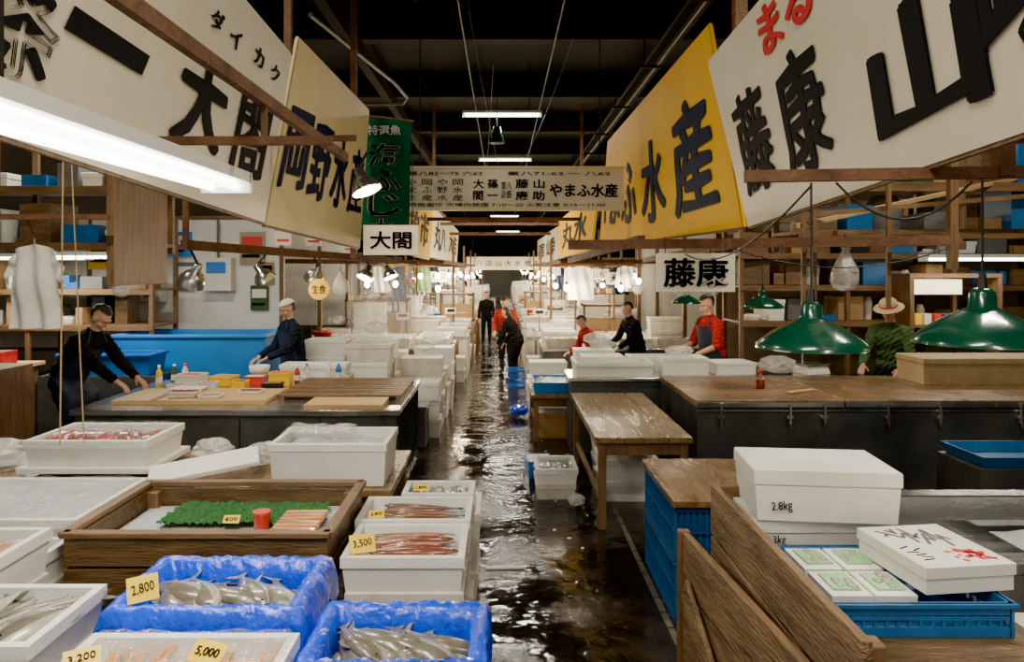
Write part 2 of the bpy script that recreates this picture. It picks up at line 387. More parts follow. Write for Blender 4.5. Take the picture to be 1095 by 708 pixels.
def plankwall(mb, p0, p1, z0, z1, n, th, m):
    p0 = V((*p0, 0)); p1 = V((*p1, 0)); h = (z1 - z0) / n
    for i in range(n):
        zc = z0 + h * (i + .5); o = R(-.006, .006)
        mb.beam(p0 + V((0, 0, zc)), p1 + V((0, 0, zc + o)), th, h - R(.006, .016), m)
def table(name, x0, x1, y0, y1, z, top=WTAB, leg=WZ, th=.045, planks=4, along='y'):
    mb = MB()
    for i in range(planks):
        if along == 'y':
            w = (x1 - x0) / planks; mb.box(x0 + i * w + .002, x0 + (i + 1) * w - .002, y0, y1, z - th, z - R(0, .003), top)
        else:
            w = (y1 - y0) / planks; mb.box(x0, x1, y0 + i * w + .002, y0 + (i + 1) * w - .002, z - th, z - R(0, .003), top)
    for x in (x0 + .03, x1 - .09):
        for y in (y0 + .03, y1 - .09): mb.box(x, x + .06, y, y + .06, 0, z - th, leg)
    mb.box(x0 + .04, x1 - .04, y0 + .045, y0 + .07, z - th - .1, z - th, leg); mb.box(x0 + .04, x1 - .04, y1 - .07, y1 - .045, z - th - .1, z - th, leg)
    mb.box(x0 + .045, x0 + .07, y0 + .05, y1 - .05, z - th - .1, z - th, leg); mb.box(x1 - .07, x1 - .045, y0 + .05, y1 - .05, z - th - .1, z - th, leg)
    mb.box(x0 + .045, x0 + .08, y0 + .05, y1 - .05, .18, .23, leg)
    return mb.done(name, .004)
def arealight(name, loc, sx, sy, power, col=(1, .93, .77), rot=(0, 0, 0), parent=None):
    l = bpy.data.lights.new(name, 'AREA'); l.shape = 'RECTANGLE'; l.size = sx; l.size_y = sy; l.energy = power; l.color = col
    o = bpy.data.objects.new(name, l); SC.collection.objects.link(o); o.location = loc; o.rotation_euler = rot
    if parent: adopt(o, parent)
    return o
def pointlight(name, loc, power, col=(1, .82, .55), r=.04, parent=None):
    l = bpy.data.lights.new(name, 'POINT'); l.energy = power; l.color = col; l.shadow_soft_size = r
    o = bpy.data.objects.new(name, l); SC.collection.objects.link(o); o.location = loc
    if parent: adopt(o, parent)
    return o

# ------------------------------------------------------------------ hall shell
mb = MB(); mb.box(-9, 9, -4, 50, -.1, 0, FLOOR); mb.done('floor')
mb = MB(); mb.box(-9, 9, -4, 50, 5.3, 5.4, CEIL); mb.done('ceiling')
mb = MB(); mb.box(-9.2, -9, -4, 50, -.1, 5.4, WALLM); mb.done('wall_left')
mb = MB(); mb.box(9, 9.2, -4, 50, -.1, 5.4, WALLM); mb.done('wall_right')
mb = MB(); mb.box(-9.2, -1.4, 50, 50.2, -.1, 5.4, WALLM); mb.box(1.6, 9.2, 50, 50.2, -.1, 5.4, WALLM); mb.box(-1.4, 1.6, 50, 50.2, 2.6, 5.4, WALLM); mb.box(-1.4, 1.6, 50.1, 50.2, -.1, 2.6, WHT); mb.done('wall_far')
mb = MB()
for y in [9, 12, 15, 18, 22, 26, 30, 35, 40, 45]:
    mb.box(-8.9, 8.9, y, y + .12, 4.95, 5.29, DKST)
    mb.box(-8.9, 8.9, y - .04, y + .16, 4.9, 4.95, DKST)
for x in (-3.2, -1.9, 2.0, 3.6): mb.box(x, x + .12, 6, 49, 4.7, 4.9, DKST)
mb.done('ceiling_truss')
mb = MB()
mb.cyl((-.47, 5, 4.85), (-.47, 49, 4.85), .012, .012, PIPE, 8)
mb.cyl((.66, 5, 4.85), (.66, 49, 4.85), .012, .012, PIPE, 8)
mb.cyl((1.60, 5, 4.3), (1.55, 49, 4.3), .016, .016, DKST, 8); mb.cyl((1.75, 5, 4.3), (1.7, 49, 4.3), .014, .014, PIPE, 8)
for y in range(6, 40, 2): mb.cyl((1.6, y, 4.3), (1.6, y, 4.72), .008, .008, DKST, 6); mb.beam((1.56, y, 4.28), (1.8, y, 4.28), .03, .03, DKST)
mb.tube([(-1.62, 6, 4.15), (-1.3, 8.6, 4.25), (-1.25, 9.3, 4.25), (-1.32, 9.45, 4.2), (-2.1, 9.5, 4.2)], .022, PIPE, 8)
mb.done('ceiling_pipe_run')

def fixture(name, c, L, along='x', drop=5.3, power=30, tubes=2, w=.16):
    mb = MB(); x, y, z = c; a, b = (L / 2, w / 2) if along == 'x' else (w / 2, L / 2)
    mb.box(x - a, x + a, y - b, y + b, z + .03, z + .07, ENW)
    for k in range(tubes):
        o = (k - (tubes - 1) / 2) * w * .5
        if along == 'x': mb.cyl((x - a + .03, y + o, z + .012), (x + a - .03, y + o, z + .012), .016, .016, TUBE, 10)
        else: mb.cyl((x + o, y - b + .03, z + .012), (x + o, y + b - .03, z + .012), .016, .016, TUBE, 10)
    for sgn in (-1, 1):
        if along == 'x': mb.box(x + sgn * a - .012, x + sgn * a + .012, y - b, y + b, z - .01, z + .07, ENW); mb.cyl((x + sgn * a * .7, y, z + .07), (x + sgn * a * .7, y, drop), .005, .005, DKST, 6)
        else: mb.box(x - a, x + a, y + sgn * b - .012, y + sgn * b + .012, z - .01, z + .07, ENW)
    if along == 'y': mb.cyl((x, y - b * .7, z + .07), (x, y - b * .7, drop), .005, .005, DKST, 6)
    o = mb.done(name)
    arealight('fixture_light', (x, y, z - .012), (L * .95 if along == 'x' else w), (w if along == 'x' else L * .95), power, parent=o)
    return o
for (x, y, z) in ((0, 11.4, 4.46), (.07, 17, 4.6), (.1, 24, 4.5), (.1, 31, 4.3), (.3, 38, 4.0)):
    fixture('added_fill_fluorescent', (x, y, z), 1.25, 'x', 5.3, 90)
for (x, y) in ((0, .6), (-2.8, 3.4), (2.8, 3.2), (-3.2, 6.6), (3.4, 6.4)):  # extra unseen fixtures, added overhead as fill light for the foreground
    fixture('added_fill_fluorescent', (x, y, 4.4), 1.25, 'x', 5.3, 90)
fixture('stall_fluorescent_light', (-1.07, 2.03, 2.305), 1.46, 'y', 2.9, 30, 2, .19)
fixture('stall_fluorescent_light', (1.25, .55, 2.75), 1.3, 'y', 5.3, 26, 2, .17)

# ------------------------------------------------------------------ signs
def panel(name, q, m, frame=.016):
    q = [V(x) for x in q]
    mb = MB(); n = qn(q) * .025
    mb.grid(lambda a, b: on(q, a, b), 16, 8, m, False); mb.grid(lambda a, b: on(q, 1 - a, b) - n, 16, 8, m, False)
    for i in range(4): mb.beam(q[i] - n * .5, q[(i + 1) % 4] - n * .5, frame, .03, m if i != 0 else WX)
    return mb.done(name)
qR = [(1.384, 4.0, 2.237), (1.36, 1.3, 2.39), (1.16, 1.3, 3.3), (1.158, 4.0, 3.16)]
o = panel('shop_sign_white', qR, SIGNW)
for ch, a, b, w, h, bo in (('藤', .14, .43, .16, .52, .026), ('康', .355, .42, .16, .52, .032), ('山', .665, .33, .20, .40, .05), ('政', .83, .48, .12, .5, .04)):
    paint(ch, qR, a, b, w, h, INK, o, bo, .07)
paint('まる', qR, .37, .86, .19, .21, REDINK, o, .04)
qY = [(1.16, 8.5, 2.27), (1.42, 4.2, 2.25), (1.22, 4.2, 3.44), (1.26, 8.5, 3.52)]
o = panel('shop_sign_yellow', qY, SIGNY)
for ch, a, w, b, h in (('や', .06, .10, .40, .36), ('ま', .19, .12, .40, .42), ('ふ', .35, .15, .40, .46), ('水', .57, .18, .40, .54), ('産', .83, .21, .43, .62)):
    paint(ch, qY, a, b, w, h, NAVYINK, o, .038, .06)
qY2 = [(1.0, 12.6, 2.2), (1.12, 8.9, 2.25), (1.2, 8.9, 3.0), (1.0, 12.6, 2.85)]
o = panel('shop_sign_yellow', qY2, SIGNY)
paint('丸水', qY2, .5, .5, .7, .6, NAVYINK, o, .03)
qL = [(-1.38, 1.3, 2.40), (-1.337, 4.0, 2.263), (-1.184, 4.0, 3.2), (-1.2, 1.3, 3.35)]
o = panel('shop_sign_white', qL, SIGNW)
for ch, a, b, w, h, bo in (('篠', .215, .36, .15, .40, .024), ('一', .385, .42, .16, .085, .004), ('大', .645, .43, .16, .42, .045), ('閤', .86, .42, .15, .44, .026)):
    paint(ch, qL, a, b, w, h, INK, o, bo, .07)
for ch, a, b in (('ダ', .645, .80), ('イ', .72, .80), ('カ', .83, .82), ('ク', .92, .82)):
    paint(ch, qL, a, b, .045, .09, INK, o, .02)
qL2 = [(-1.40, 4.2, 2.265), (-1.26, 6.3, 2.19), (-1.177, 6.3, 3.40), (-1.2, 4.2, 3.36)]
o = panel('shop_sign_cream', qL2, SIGNC)
for i, ch in enumerate('岡野水産'):
    paint(ch, qL2, .14 + .24 * i, .45, .20, .44, NAVYINK, o, .03, .06)
y = 8.2
for k in range(3):
    q = [(-1.16, y, 2.2), (-1.1, y + 2.6, 2.15), (-1.05, y + 2.6, 2.9), (-1.1, y, 3.0)]
    o = panel('shop_sign_cream', q, (SIGNY, SIGNW, SIGNC)[k]); paint(('魚市', '丸八', '大吉')[k], q, .5, .5, .7, .6, INK, o, .02); y += 3.2
for k in range(2):
    y = 13.5 + 3.6 * k
    q = [(1.0, y + 3, 2.15), (1.05, y, 2.2), (1.05, y, 2.8), (1.0, y + 3, 2.8)]
    o = panel('shop_sign_white', q, SIGNW); paint(('山幸', '石宮')[k], q, .5, .5, .7, .6, INK, o, .02)
# green banner
mb = MB()
mb.grid(lambda a, b: (-1.29 + .45 * a + .02 * b, 6.42 + .02 * math.sin(a * 9 + b * 4), 2.26 + 1.12 * b - .05 * a), 14, 14, SIGNG)
mb.cyl((-1.31, 6.43, 3.40), (-.8, 6.43, 3.34), .012, .012, WX, 8)
mb.cyl((-1.31, 6.43, 3.40), (-1.31, 6.43, 4.7), .004, .004, BLK, 6)
o = mb.done('green_cloth_banner')
for i, ch in enumerate('海ふじ丸'): text(ch, (-1.06, 6.385, 3.03 - .225 * i), PX, PZ, .29, .20, WHT, o, 'banner_character', .025)
text('特選魚', (-1.06, 6.385, 3.25), PX, PZ, .3, .09, WHT, o, 'banner_character', .01)
# centre hanging sign
mb = MB(); mb.box(-.99, 1.18, 6.9, 6.94, 2.59, 2.98, SIGNW)
for z in (2.58, 2.99): mb.box(-1.0, 1.19, 6.885, 6.955, z - .01, z + .01, SIGNC)
for x in (-.8, .95): mb.cyl((x, 6.92, 3.0), (x, 6.92, 4.9), .006, .006, DKST, 6)
o = mb.done('market_directory_sign')
yy = 6.897
text('やまふ水産', (.79, yy, 2.765), PX, PZ, .66, .13, INK, o, 'lettering', .03)
for s_, x, z, w in (('藤 山', .27, 2.83, .28), ('康 助', .27, 2.715, .28), ('大 篠', -.16, 2.83, .24), ('閤 一', -.16, 2.715, .24)): text(s_, (x, yy, z), PX, PZ, w, .09, INK, o, bold=.015)
text('第八\n店佃', (.04, yy, 2.77), PX, PZ, .10, .16, INK, o)
for i in range(4):
    x = -.88 + .15 * i
    text('や岡や岡'[i], (x, yy, 2.845), PX, PZ, .10, .06, INK, o); text('まふ野水'[i], (x, yy, 2.77), PX, PZ, .10, .06, INK, o); text('水産水産'[i], (x, yy, 2.695), PX, PZ, .10, .06, INK, o)
text('第八82～75 六62', (-.55, yy, 2.93), PX, PZ, .72, .04, INK, o); text('第八71-62 ～ 八62', (.55, yy, 2.93), PX, PZ, 1.0, .04, INK, o)
text('時間厳守 市場内禁煙 7:10～20 火気注意 9:15～11:00', (.05, yy, 2.625), PX, PZ, 1.9, .04, INK, o)
mb = MB(); mb.box(-1.2, 1.65, 24, 24.06, 1.98, 2.42, SIGNW)
for x in (-1, 1.4): mb.cyl((x, 24.03, 2.4), (x, 24.03, 4.9), .01, .01, DKST, 6)
o = mb.done('market_directory_sign'); text('八 店 山 大 水 産 部', (.2, 23.99, 2.2), PX, PZ, 2.2, .2, INK, o)
mb = MB(); mb.box(.965, 1.456, 4.44, 4.46, 1.858, 2.10, SIGNW)
for x in (1.02, 1.4): mb.cyl((x, 4.45, 2.1), (x, 4.45, 2.2), .004, .004, BLK, 6)
o = mb.done('hanging_name_board', .004); text('藤康', (1.21, 4.438, 1.98), PX, PZ, .40, .18, INK, o, 'brush_character', .026)
mb = MB(); mb.box(-.88, -.53, 4.5, 4.53, 2.09, 2.28, SIGNW)
for x in (-.84, -.57): mb.cyl((x, 4.515, 2.28), (x, 4.515, 2.72), .004, .004, BLK, 6)
o = mb.done('hanging_name_board', .004); text('大閤', (-.705, 4.498, 2.185), PX, PZ, .26, .11, INK, o, 'brush_character', .02)

# ------------------------------------------------------------------ stall beams and posts
mb = MB()
mb.beam((-.87, 1.0, 2.62), (-.87, 3.95, 2.62), .03, .045, RUST)
mb.beam((-1.26, 2.6, 2.47), (-.62, 2.6, 2.47), .025, .03, RUST); mb.beam((-.87, 2.6, 2.47), (-.87, 2.6, 2.62), .02, .02, RUST)
mb.beam((-2.3, 3.9, 2.70), (-.8, 3.9, 2.72), .03, .03, RUST)
mb.beam((-1.95, 4.35, 2.15), (-1.18, 8.1, 2.10), .05, .06, RUST)
mb.beam((-1.24, 4.12, 3.25), (-1.24, 4.12, 5.3), .04, .04, RUST)
mb.beam((-2.3, 3.9, 2.68), (-2.3, 3.9, 5.3), .05, .05, RUST); mb.beam((-1.95, 4.38, 2.15), (-1.95, 4.38, 5.3), .03, .03, RUST)
mb.beam((-1.36, 6.5, 2.1), (-1.36, 6.5, 4.7), .05, .05, RUST)
mb.done('rusty_support_frame')
mb = MB()
mb.beam((.42, 4.52, 2.155), (2.9, 4.5, 2.18), .05, .06, RUST)
mb.beam((.787, 2.3, 2.30), (2.6, 2.3, 2.33), .03, .038, RUST)
mb.beam((1.37, 4.1, 3.2), (1.37, 4.1, 5.3), .07, .07, RUST); mb.beam((1.62, 2.3, 2.3), (1.62, 2.3, 5.3), .05, .05, RUST)
mb.beam((.9, 4.6, 2.19), (.9, 9.5, 2.12), .05, .06, RUST)
mb.beam((1.5, 4.6, 2.16), (1.9, 9.5, 2.12), .05, .06, RUST)
mb.beam((2.85, 4.5, 2.0), (2.85, 4.5, 5.2), .05, .05, WZ)
for x in (1.95, 2.02, 2.5): mb.beam((x, 4.6, 1.75), (x, 4.6, 2.7), .025, .025, WZ)
mb.beam((1.95, 4.6, 2.35), (3.6, 4.8, 2.5), .025, .03, WX); mb.beam((1.9, 4.6, 2.28), (4.2, 5.6, 2.75), .02, .03, WLT); mb.beam((2.2, 4.7, 2.24), (5.0, 5.3, 2.30), .05, .03, WX)
mb.done('rusty_support_frame')

mb = MB()
def cable(mb, a, b, sag, r=.004, m=BLK, n=10):
    a = V(a); b = V(b); pts = [a.lerp(b, t / n) - V((0, 0, sag * 4 * (t / n) * (1 - t / n))) for t in range(n + 1)]
    mb.tube(pts, r, m, 5)
cable(mb, (1.0, 2.3, 2.27), (1.15, 4.5, 2.1), .12); cable(mb, (1.08, 2.3, 2.28), (1.5, 2.27, 2.28), .12)
cable(mb, (1.45, 4.47, 2.13), (2.8, 4.47, 2.13), .12)
cable(mb, (-.1, 8, 4.3), (-.5, 20, 4.2), .2); cable(mb, (-.35, 7, 4.7), (.1, 16, 3.6), .2)
cable(mb, (-1.0, 9, 3.4), (1.3, 8.8, 3.5), .15); cable(mb, (.8, 8, 4.6), (.3, 16, 4.2), .2); cable(mb, (1.0, 14, 3.9), (-1.2, 14, 4.0), .2)
mb.done('overhead_power_cable')

mb = MB()
mb.cyl((-2.5, 4.05, 2.75), (-2.52, 4.05, 1.0), .005, .005, ROPE, 6); mb.cyl((-2.46, 4.05, 2.75), (-2.40, 4.08, 1.0), .004, .004, ROPE, 6)
mb.cyl((-2.5, 4.05, 2.75), (-2.3, 3.9, 2.75), .006, .006, ROPE, 6)
mb.done('hanging_rope')

# ------------------------------------------------------------------ lamps
def green_lamp(c, r, top, power=6):
    x, y, z = c; mb = MB()
    k = r / .225
    mb.lathe([(.225 * k, 0), (.222 * k, .012), (.19 * k, .045 * k), (.13 * k, .085 * k), (.07 * k, .115 * k), (.045 * k, .13 * k), (.042 * k, .18 * k), (.03 * k, .195 * k), (.0, .20 * k)], c, ENAM)
    mb.lathe([(.225 * k, 0), (.212 * k, .006), (.18 * k, .04 * k), (.12 * k, .078 * k), (.05 * k, .105 * k), (0, .11 * k)], c, ENW)
    mb.sph((x, y, z + .045 * k), .035 * k, ENW, 12, 8)
    mb.cyl((x, y, z + .19 * k), (x, y, z + .25 * k), .014, .01, BLK, 8)
    mb.cyl((x, y, z + .23 * k), (x, y, top), .004, .004, BLK, 6)
    o = mb.done('green_pendant_lamp')
    if power: pointlight('lamp_light', (x, y, z - .01), power, r=.02, parent=o)
green_lamp((1.0, 2.3, 1.745), .172, 2.28, 2.5)
green_lamp((1.52, 2.25, 1.765), .20, 2.29, 2.5)
green_lamp((2.49, 6.8, 1.63), .2, 2.14, 5)
green_lamp((2.15, 8.3, 1.60), .17, 2.14, 5)
def clip_lamp(c, ang, top, power=6):
    x, y, z = c; mb = MB()
    Mx = Matrix.Translation(c) @ Euler(ang).to_matrix().to_4x4()
    mb.lathe([(.085, 0), (.08, .03), (.055, .075), (.03, .09), (.028, .14), (0, .145)], (0, 0, 0), STEEL, 20, Mx)
    mb.lathe([(.085, 0), (.077, .03), (.05, .07), (0, .08)], (0, 0, 0), ENW, 20, Mx)
    mb.sph((0, 0, .03), .03, BULB, 10, 8, Mx)
    p = Mx @ V((0, 0, .14)); mb.cyl(p, (x, y, top), .008, .008, BLK, 6)
    o = mb.done('clip_on_reflector_lamp')
    q = Mx @ V((0, 0, -.02)); pointlight('lamp_light', q, power, r=.03, parent=o)
for (x, y, a, b) in ((-1.95, 4.45, .3, .5), (-1.76, 5.31, .2, -.5), (-1.61, 6.05, .4, .5), (-1.38, 7.14, -.4, .3), (-1.23, 7.86, -.2, -.4)):
    clip_lamp((x, y, 1.91), (a, b, 0), 2.12, 8)
clip_lamp((-.76, 4.0, 2.44), (-.15, -.4, 0), 2.66, 6)
mb = MB()
mb.cyl((-.08, 11, 4.2), (-.08, 11, 3.95), .06, .12, ENAM, 16); mb.cyl((-.08, 11, 4.2), (-.08, 11, 4.9), .006, .006, BLK, 6); mb.done('ceiling_bell_lamp')

# ------------------------------------------------------------------ LEFT foreground
def fishbox(name, x0, x1, y0, y1, z0, z1, kind, base=0., m=STY, cover=False):
    mb = MB()
    if z0 - base > .08: stack(mb, x0 + .01, x1 - .01, y0 + .01, y1 - .01, base, z0, .2, STYD)
    styro(mb, x0, x1, y0, y1, z0, z1, m)
    a, b, c, d = x0 + .035, x1 - .035, y0 + .035, y1 - .035; zi = z1 - .05
    heap(mb, a, b, c, d, zi - .015, .012, ICE)
    if kind == 'squid':
        for i in range(22): fish(mb, (a + (b - a) * R(.34, .66), c + (d - c) * (i + .5) / 22, zi + .004 + R(0, .02)), R(.26, .36), R(-.22, .22) + (math.pi if i % 2 else 0), F_RED, F_PNK, .085)
    elif kind == 'long':
        for i in range(7): fish(mb, (a + (b - a) * R(.45, .6), c + (d - c) * (i + .5) / 7, zi + .012), .42, R(-.12, .12), F_BLU if i % 2 else F_GRY, F_RED, .065)
    elif kind == 'blue': fishfill(mb, a, b, c, d, zi + .01, 10, (y1 - y0) * .75, F_BLU, F_SIL, math.pi / 2, .2, .16)
    elif kind == 'grey': fishfill(mb, a, b, c, d, zi + .012, 8, min(.42, (y1 - y0) * .95), F_GRY, F_SIL, math.pi * .42, .25, .18)
    elif kind == 'orange': fishfill(mb, a, b, c, d, zi + .01, 16, (y1 - y0) * .72, F_ORG, F_ORG, math.pi / 2, .08, .09)
    elif kind == 'red': fishfill(mb, a, b, c, d, zi + .012, 16, (y1 - y0) * .7, F_RED, TUNA, math.pi / 2 + .3, .4, .13)
    elif kind == 'green': heap(mb, a, b, c, d, zi - .01, .012, PGRN)
    elif kind == 'mixed': fishfill(mb, a, b, c, d, zi + .01, 8, (y1 - y0) * .7, F_PNK, F_SIL, math.pi / 2, .3, .16)
    if cover: film(mb, x0 - .01, x1 + .01, y0 - .01, y1 + .01, z1 + .006, .016, FILM, .05)
    return mb.done(name, .003)
A = fishbox('styrofoam_fish_box', -.69, -.16, 3.02, 3.43, .62, .773, 'squid')
tag(A, (-.60, 3.07, .775), .13, .10, .35, -.6, '3,500')
B = fishbox('styrofoam_fish_box', -.72, -.155, 3.47, 3.84, .62, .773, 'long')
tag(B, (-.62, 3.5, .775), .09, .055, .1, -.9, '2,800')
Cc = fishbox('styrofoam_fish_box', -.55, -.155, 3.88, 4.13, .62, .773, 'blue')
tag(Cc, (-.45, 3.93, .775), .1, .05, 0, -.9, '1,800')
fishbox('styrofoam_fish_box', -.58, -.13, 4.18, 4.6, .42, .56, 'mixed')

def bluetub(name, x0, x1, y0, y1, z0, z1, n):
    mb = MB(); cx, cy = (x0 + x1) / 2, (y0 + y1) / 2; a, b = (x1 - x0) / 2, (y1 - y0) / 2
    mb.rect(cx, cy, [(a - .03, b - .03, z0), (a - .01, b - .01, z1 - .01), (a - .012, b - .012, z1), (a - .035, b - .035, z1 - .005), (a - .04, b - .04, z0 + .02)], STY)
    per = []
    N = 26
    for i in range(N): per.append((-1 + 2 * i / N, -1))
    for i in range(N // 2): per.append((1, -1 + 4 * i / N))
    for i in range(N): per.append((1 - 2 * i / N, 1))
    for i in range(N // 2): per.append((-1, 1 - 4 * i / N))
    K = len(per); vs = []
    prof = [(-.075, z0 + .06), (-.055, z1 - .05), (-.042, z1 + .004), (-.012, z1 + .012), (.006, z1 + .004), (.012, z1 - .05), (.012, z1 - .14)]
    for j, (o, z) in enumerate(prof):
        for (px, py) in per:
            w = R(-.006, .006) if j < 5 else R(-.004, .02)
            zz = z + (R(-.006, .008) if j < 6 else R(-.04, .02))
            vs.append((cx + px * (a + o + w), cy + py * (b + o + w), zz))
    fs = [(j * K + i, j * K + (i + 1) % K, (j + 1) * K + (i + 1) % K, (j + 1) * K + i) for j in range(len(prof) - 1) for i in range(K)]
    mb.add(vs, fs, BLUEF, True)
    heap(mb, x0 + .06, x1 - .06, y0 + .06, y1 - .06, z0 + .10, .012, F_GRY)
    for i in range(n):
        t = (i + .5) / n
        fish(mb, (x0 + .10 + (x1 - x0 - .20) * t, cy + R(-.01, .01), z0 + .128 + R(0, .015)), (y1 - y0) * .74, 2.1 + R(-.15, .15), F_GRY, F_SIL, .17, R(-.05, .05), R(-.3, .3))
    for i in range(5):
        fish(mb, (x0 + .14 + (x1 - x0 - .28) * i / 4, cy + R(-.03, .03), z0 + .155), (y1 - y0) * .72, 2.5 + R(-.3, .3), F_GRY, F_SIL, .17, 0, R(-.3, .3))
    return mb.done(name)
D = bluetub('blue_lined_fish_tub', -1.27, -.65, 2.26, 2.68, .72, .91, 7)
tag(D, (-1.16, 2.30, .925), .11, .10, .6, -.5, '2,800')
E = bluetub('blue_lined_fish_tub', -.59, -.055, 2.03, 2.42, .67, .86, 6)
mb = MB(); stack(mb, -1.22, -.68, 2.29, 2.63, 0, .72, .24, STYD); mb.done('styrofoam_box_stack', .003)
mb = MB(); stack(mb, -.56, -.08, 2.05, 2.40, 0, .67, .22, STYD); mb.done('styrofoam_box_stack', .003)
Fb = fishbox('styrofoam_fish_box', -1.25, -.62, 1.80, 2.18, .74, .885, 'orange', cover=True)
tag(Fb, (-.84, 1.98, .90), .13, .08, -.4, -.9, '5,000'); tag(Fb, (-1.16, 1.96, .90), .11, .07, .5, -.9, '3,200')
G = fishbox('styrofoam_fish_box', -1.95, -1.40, 2.10, 2.52, .74, .885, 'grey', cover=False)
fishbox('styrofoam_fish_box', -1.88, -1.32, 1.66, 2.05, .70, .85, 'blue', cover=True)
H_ = fishbox('styrofoam_fish_box', -2.35, -1.82, 2.56, 2.88, .78, .955, 'mixed')
J = fishbox('styrofoam_tray', -2.75, -1.93, 3.22, 3.88, .74, .864, 'none', cover=True)
J2 = fishbox('styrofoam_fish_box', -2.7, -1.92, 2.92, 3.19, .66, .80, 'blue')
tag(J2, (-2.0, 2.98, .80), .12, .05, 0, -.9, '1,200')

mb = MB(); x0, x1, y0, y1, z0, z1 = -1.86, -.74, 3.01, 3.75, .60, .864
for (p, q) in (((x0, y0 + .015), (x1, y0 + .015)), ((x0, y1 - .015), (x1, y1 - .015)), ((x0 + .015, y0), (x0 + .015, y1)), ((x1 - .015, y0), (x1 - .015, y1))):
    plankwall(mb, p, q, z0, z1, 2, .03, WDK)
mb.box(x0 + .02, x1 - .02, y0 + .02, y1 - .02, z0, z0 + .06, WDK)
mb.beam((x0 - .01, y0 + .01, z1 + .01), (x1 + .01, y0 + .01, z1 + .01), .05, .025, WX); mb.beam((x0 - .01, y1, z1 + .01), (x1 + .01, y1, z1 + .01), .05, .025, WX)
mb.beam((x0, y0, z1 + .01), (x0, y1, z1 + .01), .05, .025, WY); mb.beam((x1, y0, z1 + .01), (x1, y1, z1 + .01), .05, .025, WY)
for (x, y) in ((x0 + .05, y0 + .05), (x1 - .05, y0 + .05), (x0 + .05, y1 - .05), (x1 - .05, y1 - .05)): mb.box(x - .03, x + .03, y - .03, y + .03, 0, z1 - .02, WZ)
heap(mb, x0 + .04, x1 - .04, y0 + .04, y1 - .04, z1 - .10, .008, ICE, 20)
mb.grid(lambda a, b: (-1.64 + .76 * a, 3.36 + .30 * b, z1 - .075 + R(0, .022)), 60, 26, GRN)
CR = mb.done('wooden_fish_crate', .004)
mb = MB()
for i in range(9): mb.obox((-.95, 3.10 + .045 * i, z1 - .05), (.2, .035, .018), F_PNK if i % 2 else F_ORG, (0, 0, R(-.1, .1)))
for i in range(7): mb.obox((-1.60 + .085 * i, 3.16 + R(-.02, .02), z1 - .06), (.06, .11, .014), (STY, F_PNK, F_ORG)[i % 3], (0, 0, R(-.3, .3)))
mb.cyl((-1.13, 3.34, z1 - .08), (-1.13, 3.34, z1 - .01), .036, .04, SAUCE, 16); mb.cyl((-1.13, 3.34, z1 - .01), (-1.13, 3.34, z1), .042, .042, REDP, 16)
mb.done('fish_fillet_packs', parent=CR)
tag(CR, (-1.27, 3.32, z1 - .05), .09, .05, 0, -.8, '600'); tag(CR, (-1.75, 3.1, z1 - .04), .1, .05, 0, -.8, '450')

T1 = table('display_table', -4.1, -.62, 3.97, 4.85, .768, WTAB, WZ, .045, 5, 'x')
mb = MB(); film(mb, -4.05, -1.4, 3.99, 4.12, .775, .012, FILMW, .03, 20); mb.done('plastic_sheet')
mb = MB(); styro(mb, -1.32, -.65, 4.0, 4.45, .77, 1.015); heap(mb, -1.28, -.69, 4.04, 4.41, .95, .03, ICE, 16); film(mb, -1.30, -.9, 4.2, 4.43, 1.018, .03, FILMW, 0, 10)
mb.done('large_styrofoam_box', .006)
mb = MB(); mb.box(-2.85, -2.06, 4.16, 4.7, .80, .834, STY); mb.done('styrofoam_lid', .004)
L_ = fishbox('styrofoam_fish_box', -2.82, -2.09, 4.18, 4.68, .836, .99, 'red', base=.836, cover=True)
mb = MB(); mb.obox((-1.74, 4.16, .85), (.60, .2, .03), STY, (.25, -.12, .35)); mb.done('styrofoam_lid', .006)
def crumple(name, c, r, m, sq=.6):
    mb = MB()
    bm = bmesh.new(); bmesh.ops.create_icosphere(bm, subdivisions=3, radius=1)
    vs = [v.co * R(.75, 1.1) for v in bm.verts]; bm.verts.index_update(); fs = [[v.index for v in f.verts] for f in bm.faces]
    vs = [(c[0] + v.x * r, c[1] + v.y * r, c[2] + max(-.95, v.z) * r * sq) for v in vs]
    mb.add(vs, fs, m, False); bm.free(); return mb.done(name)
crumple('crumpled_plastic_bag', (-1.48, 4.45, .85), .12, FILMW)
crumple('crumpled_plastic_bag', (-3.15, 4.4, .86), .2, FILMW, .45)
crumple('crumpled_plastic_bag', (-1.85, 4.55, .84), .13, FILMW)
crumple('crumpled_plastic_bag', (-3.6, 4.35, .86), .18, FILMW, .45)

# ------------------------------------------------------------------ LEFT main cutting counter
mb = MB()
mb.box(-3.75, -.93, 6.23, 7.88, 0, .72, GSTEEL)
mb.box(-3.78, -.90, 6.2, 7.9, .72, .77, STEEL)
for x in (-3.0, -2.3, -1.6): mb.box(x - .006, x + .006, 6.222, 6.232, .05, .70, BLK)
for i in range(12): mb.box(-.93, -.915, 6.3 + i * .13, 6.31 + i * .13, .05, .7, GSTEEL)
mb.done('steel_cutting_counter', .006)
mb = MB(); mb.box(-3.55, -2.15, 6.45, 7.1, .771, .81, WLT); mb.box(-3.2, -3.15, 6.45, 7.1, .81, .815, WX); mb.done('cutting_board', .005)
mb = MB()
for i in range(9): mb.box(-2.12, -.95, 6.68 + i * .12, 6.775 + i * .12, .80, .82, WDK if i % 2 else WX)
mb.box(-2.1, -2.05, 6.68, 7.75, .771, .80, WY); mb.box(-1.0, -.96, 6.68, 7.75, .771, .80, WY); mb.done('wooden_duckboard', .003)
mb = MB(); mb.box(-1.74, -1.05, 6.22, 6.6, .771, .815, WLT); mb.done('cutting_board', .005)
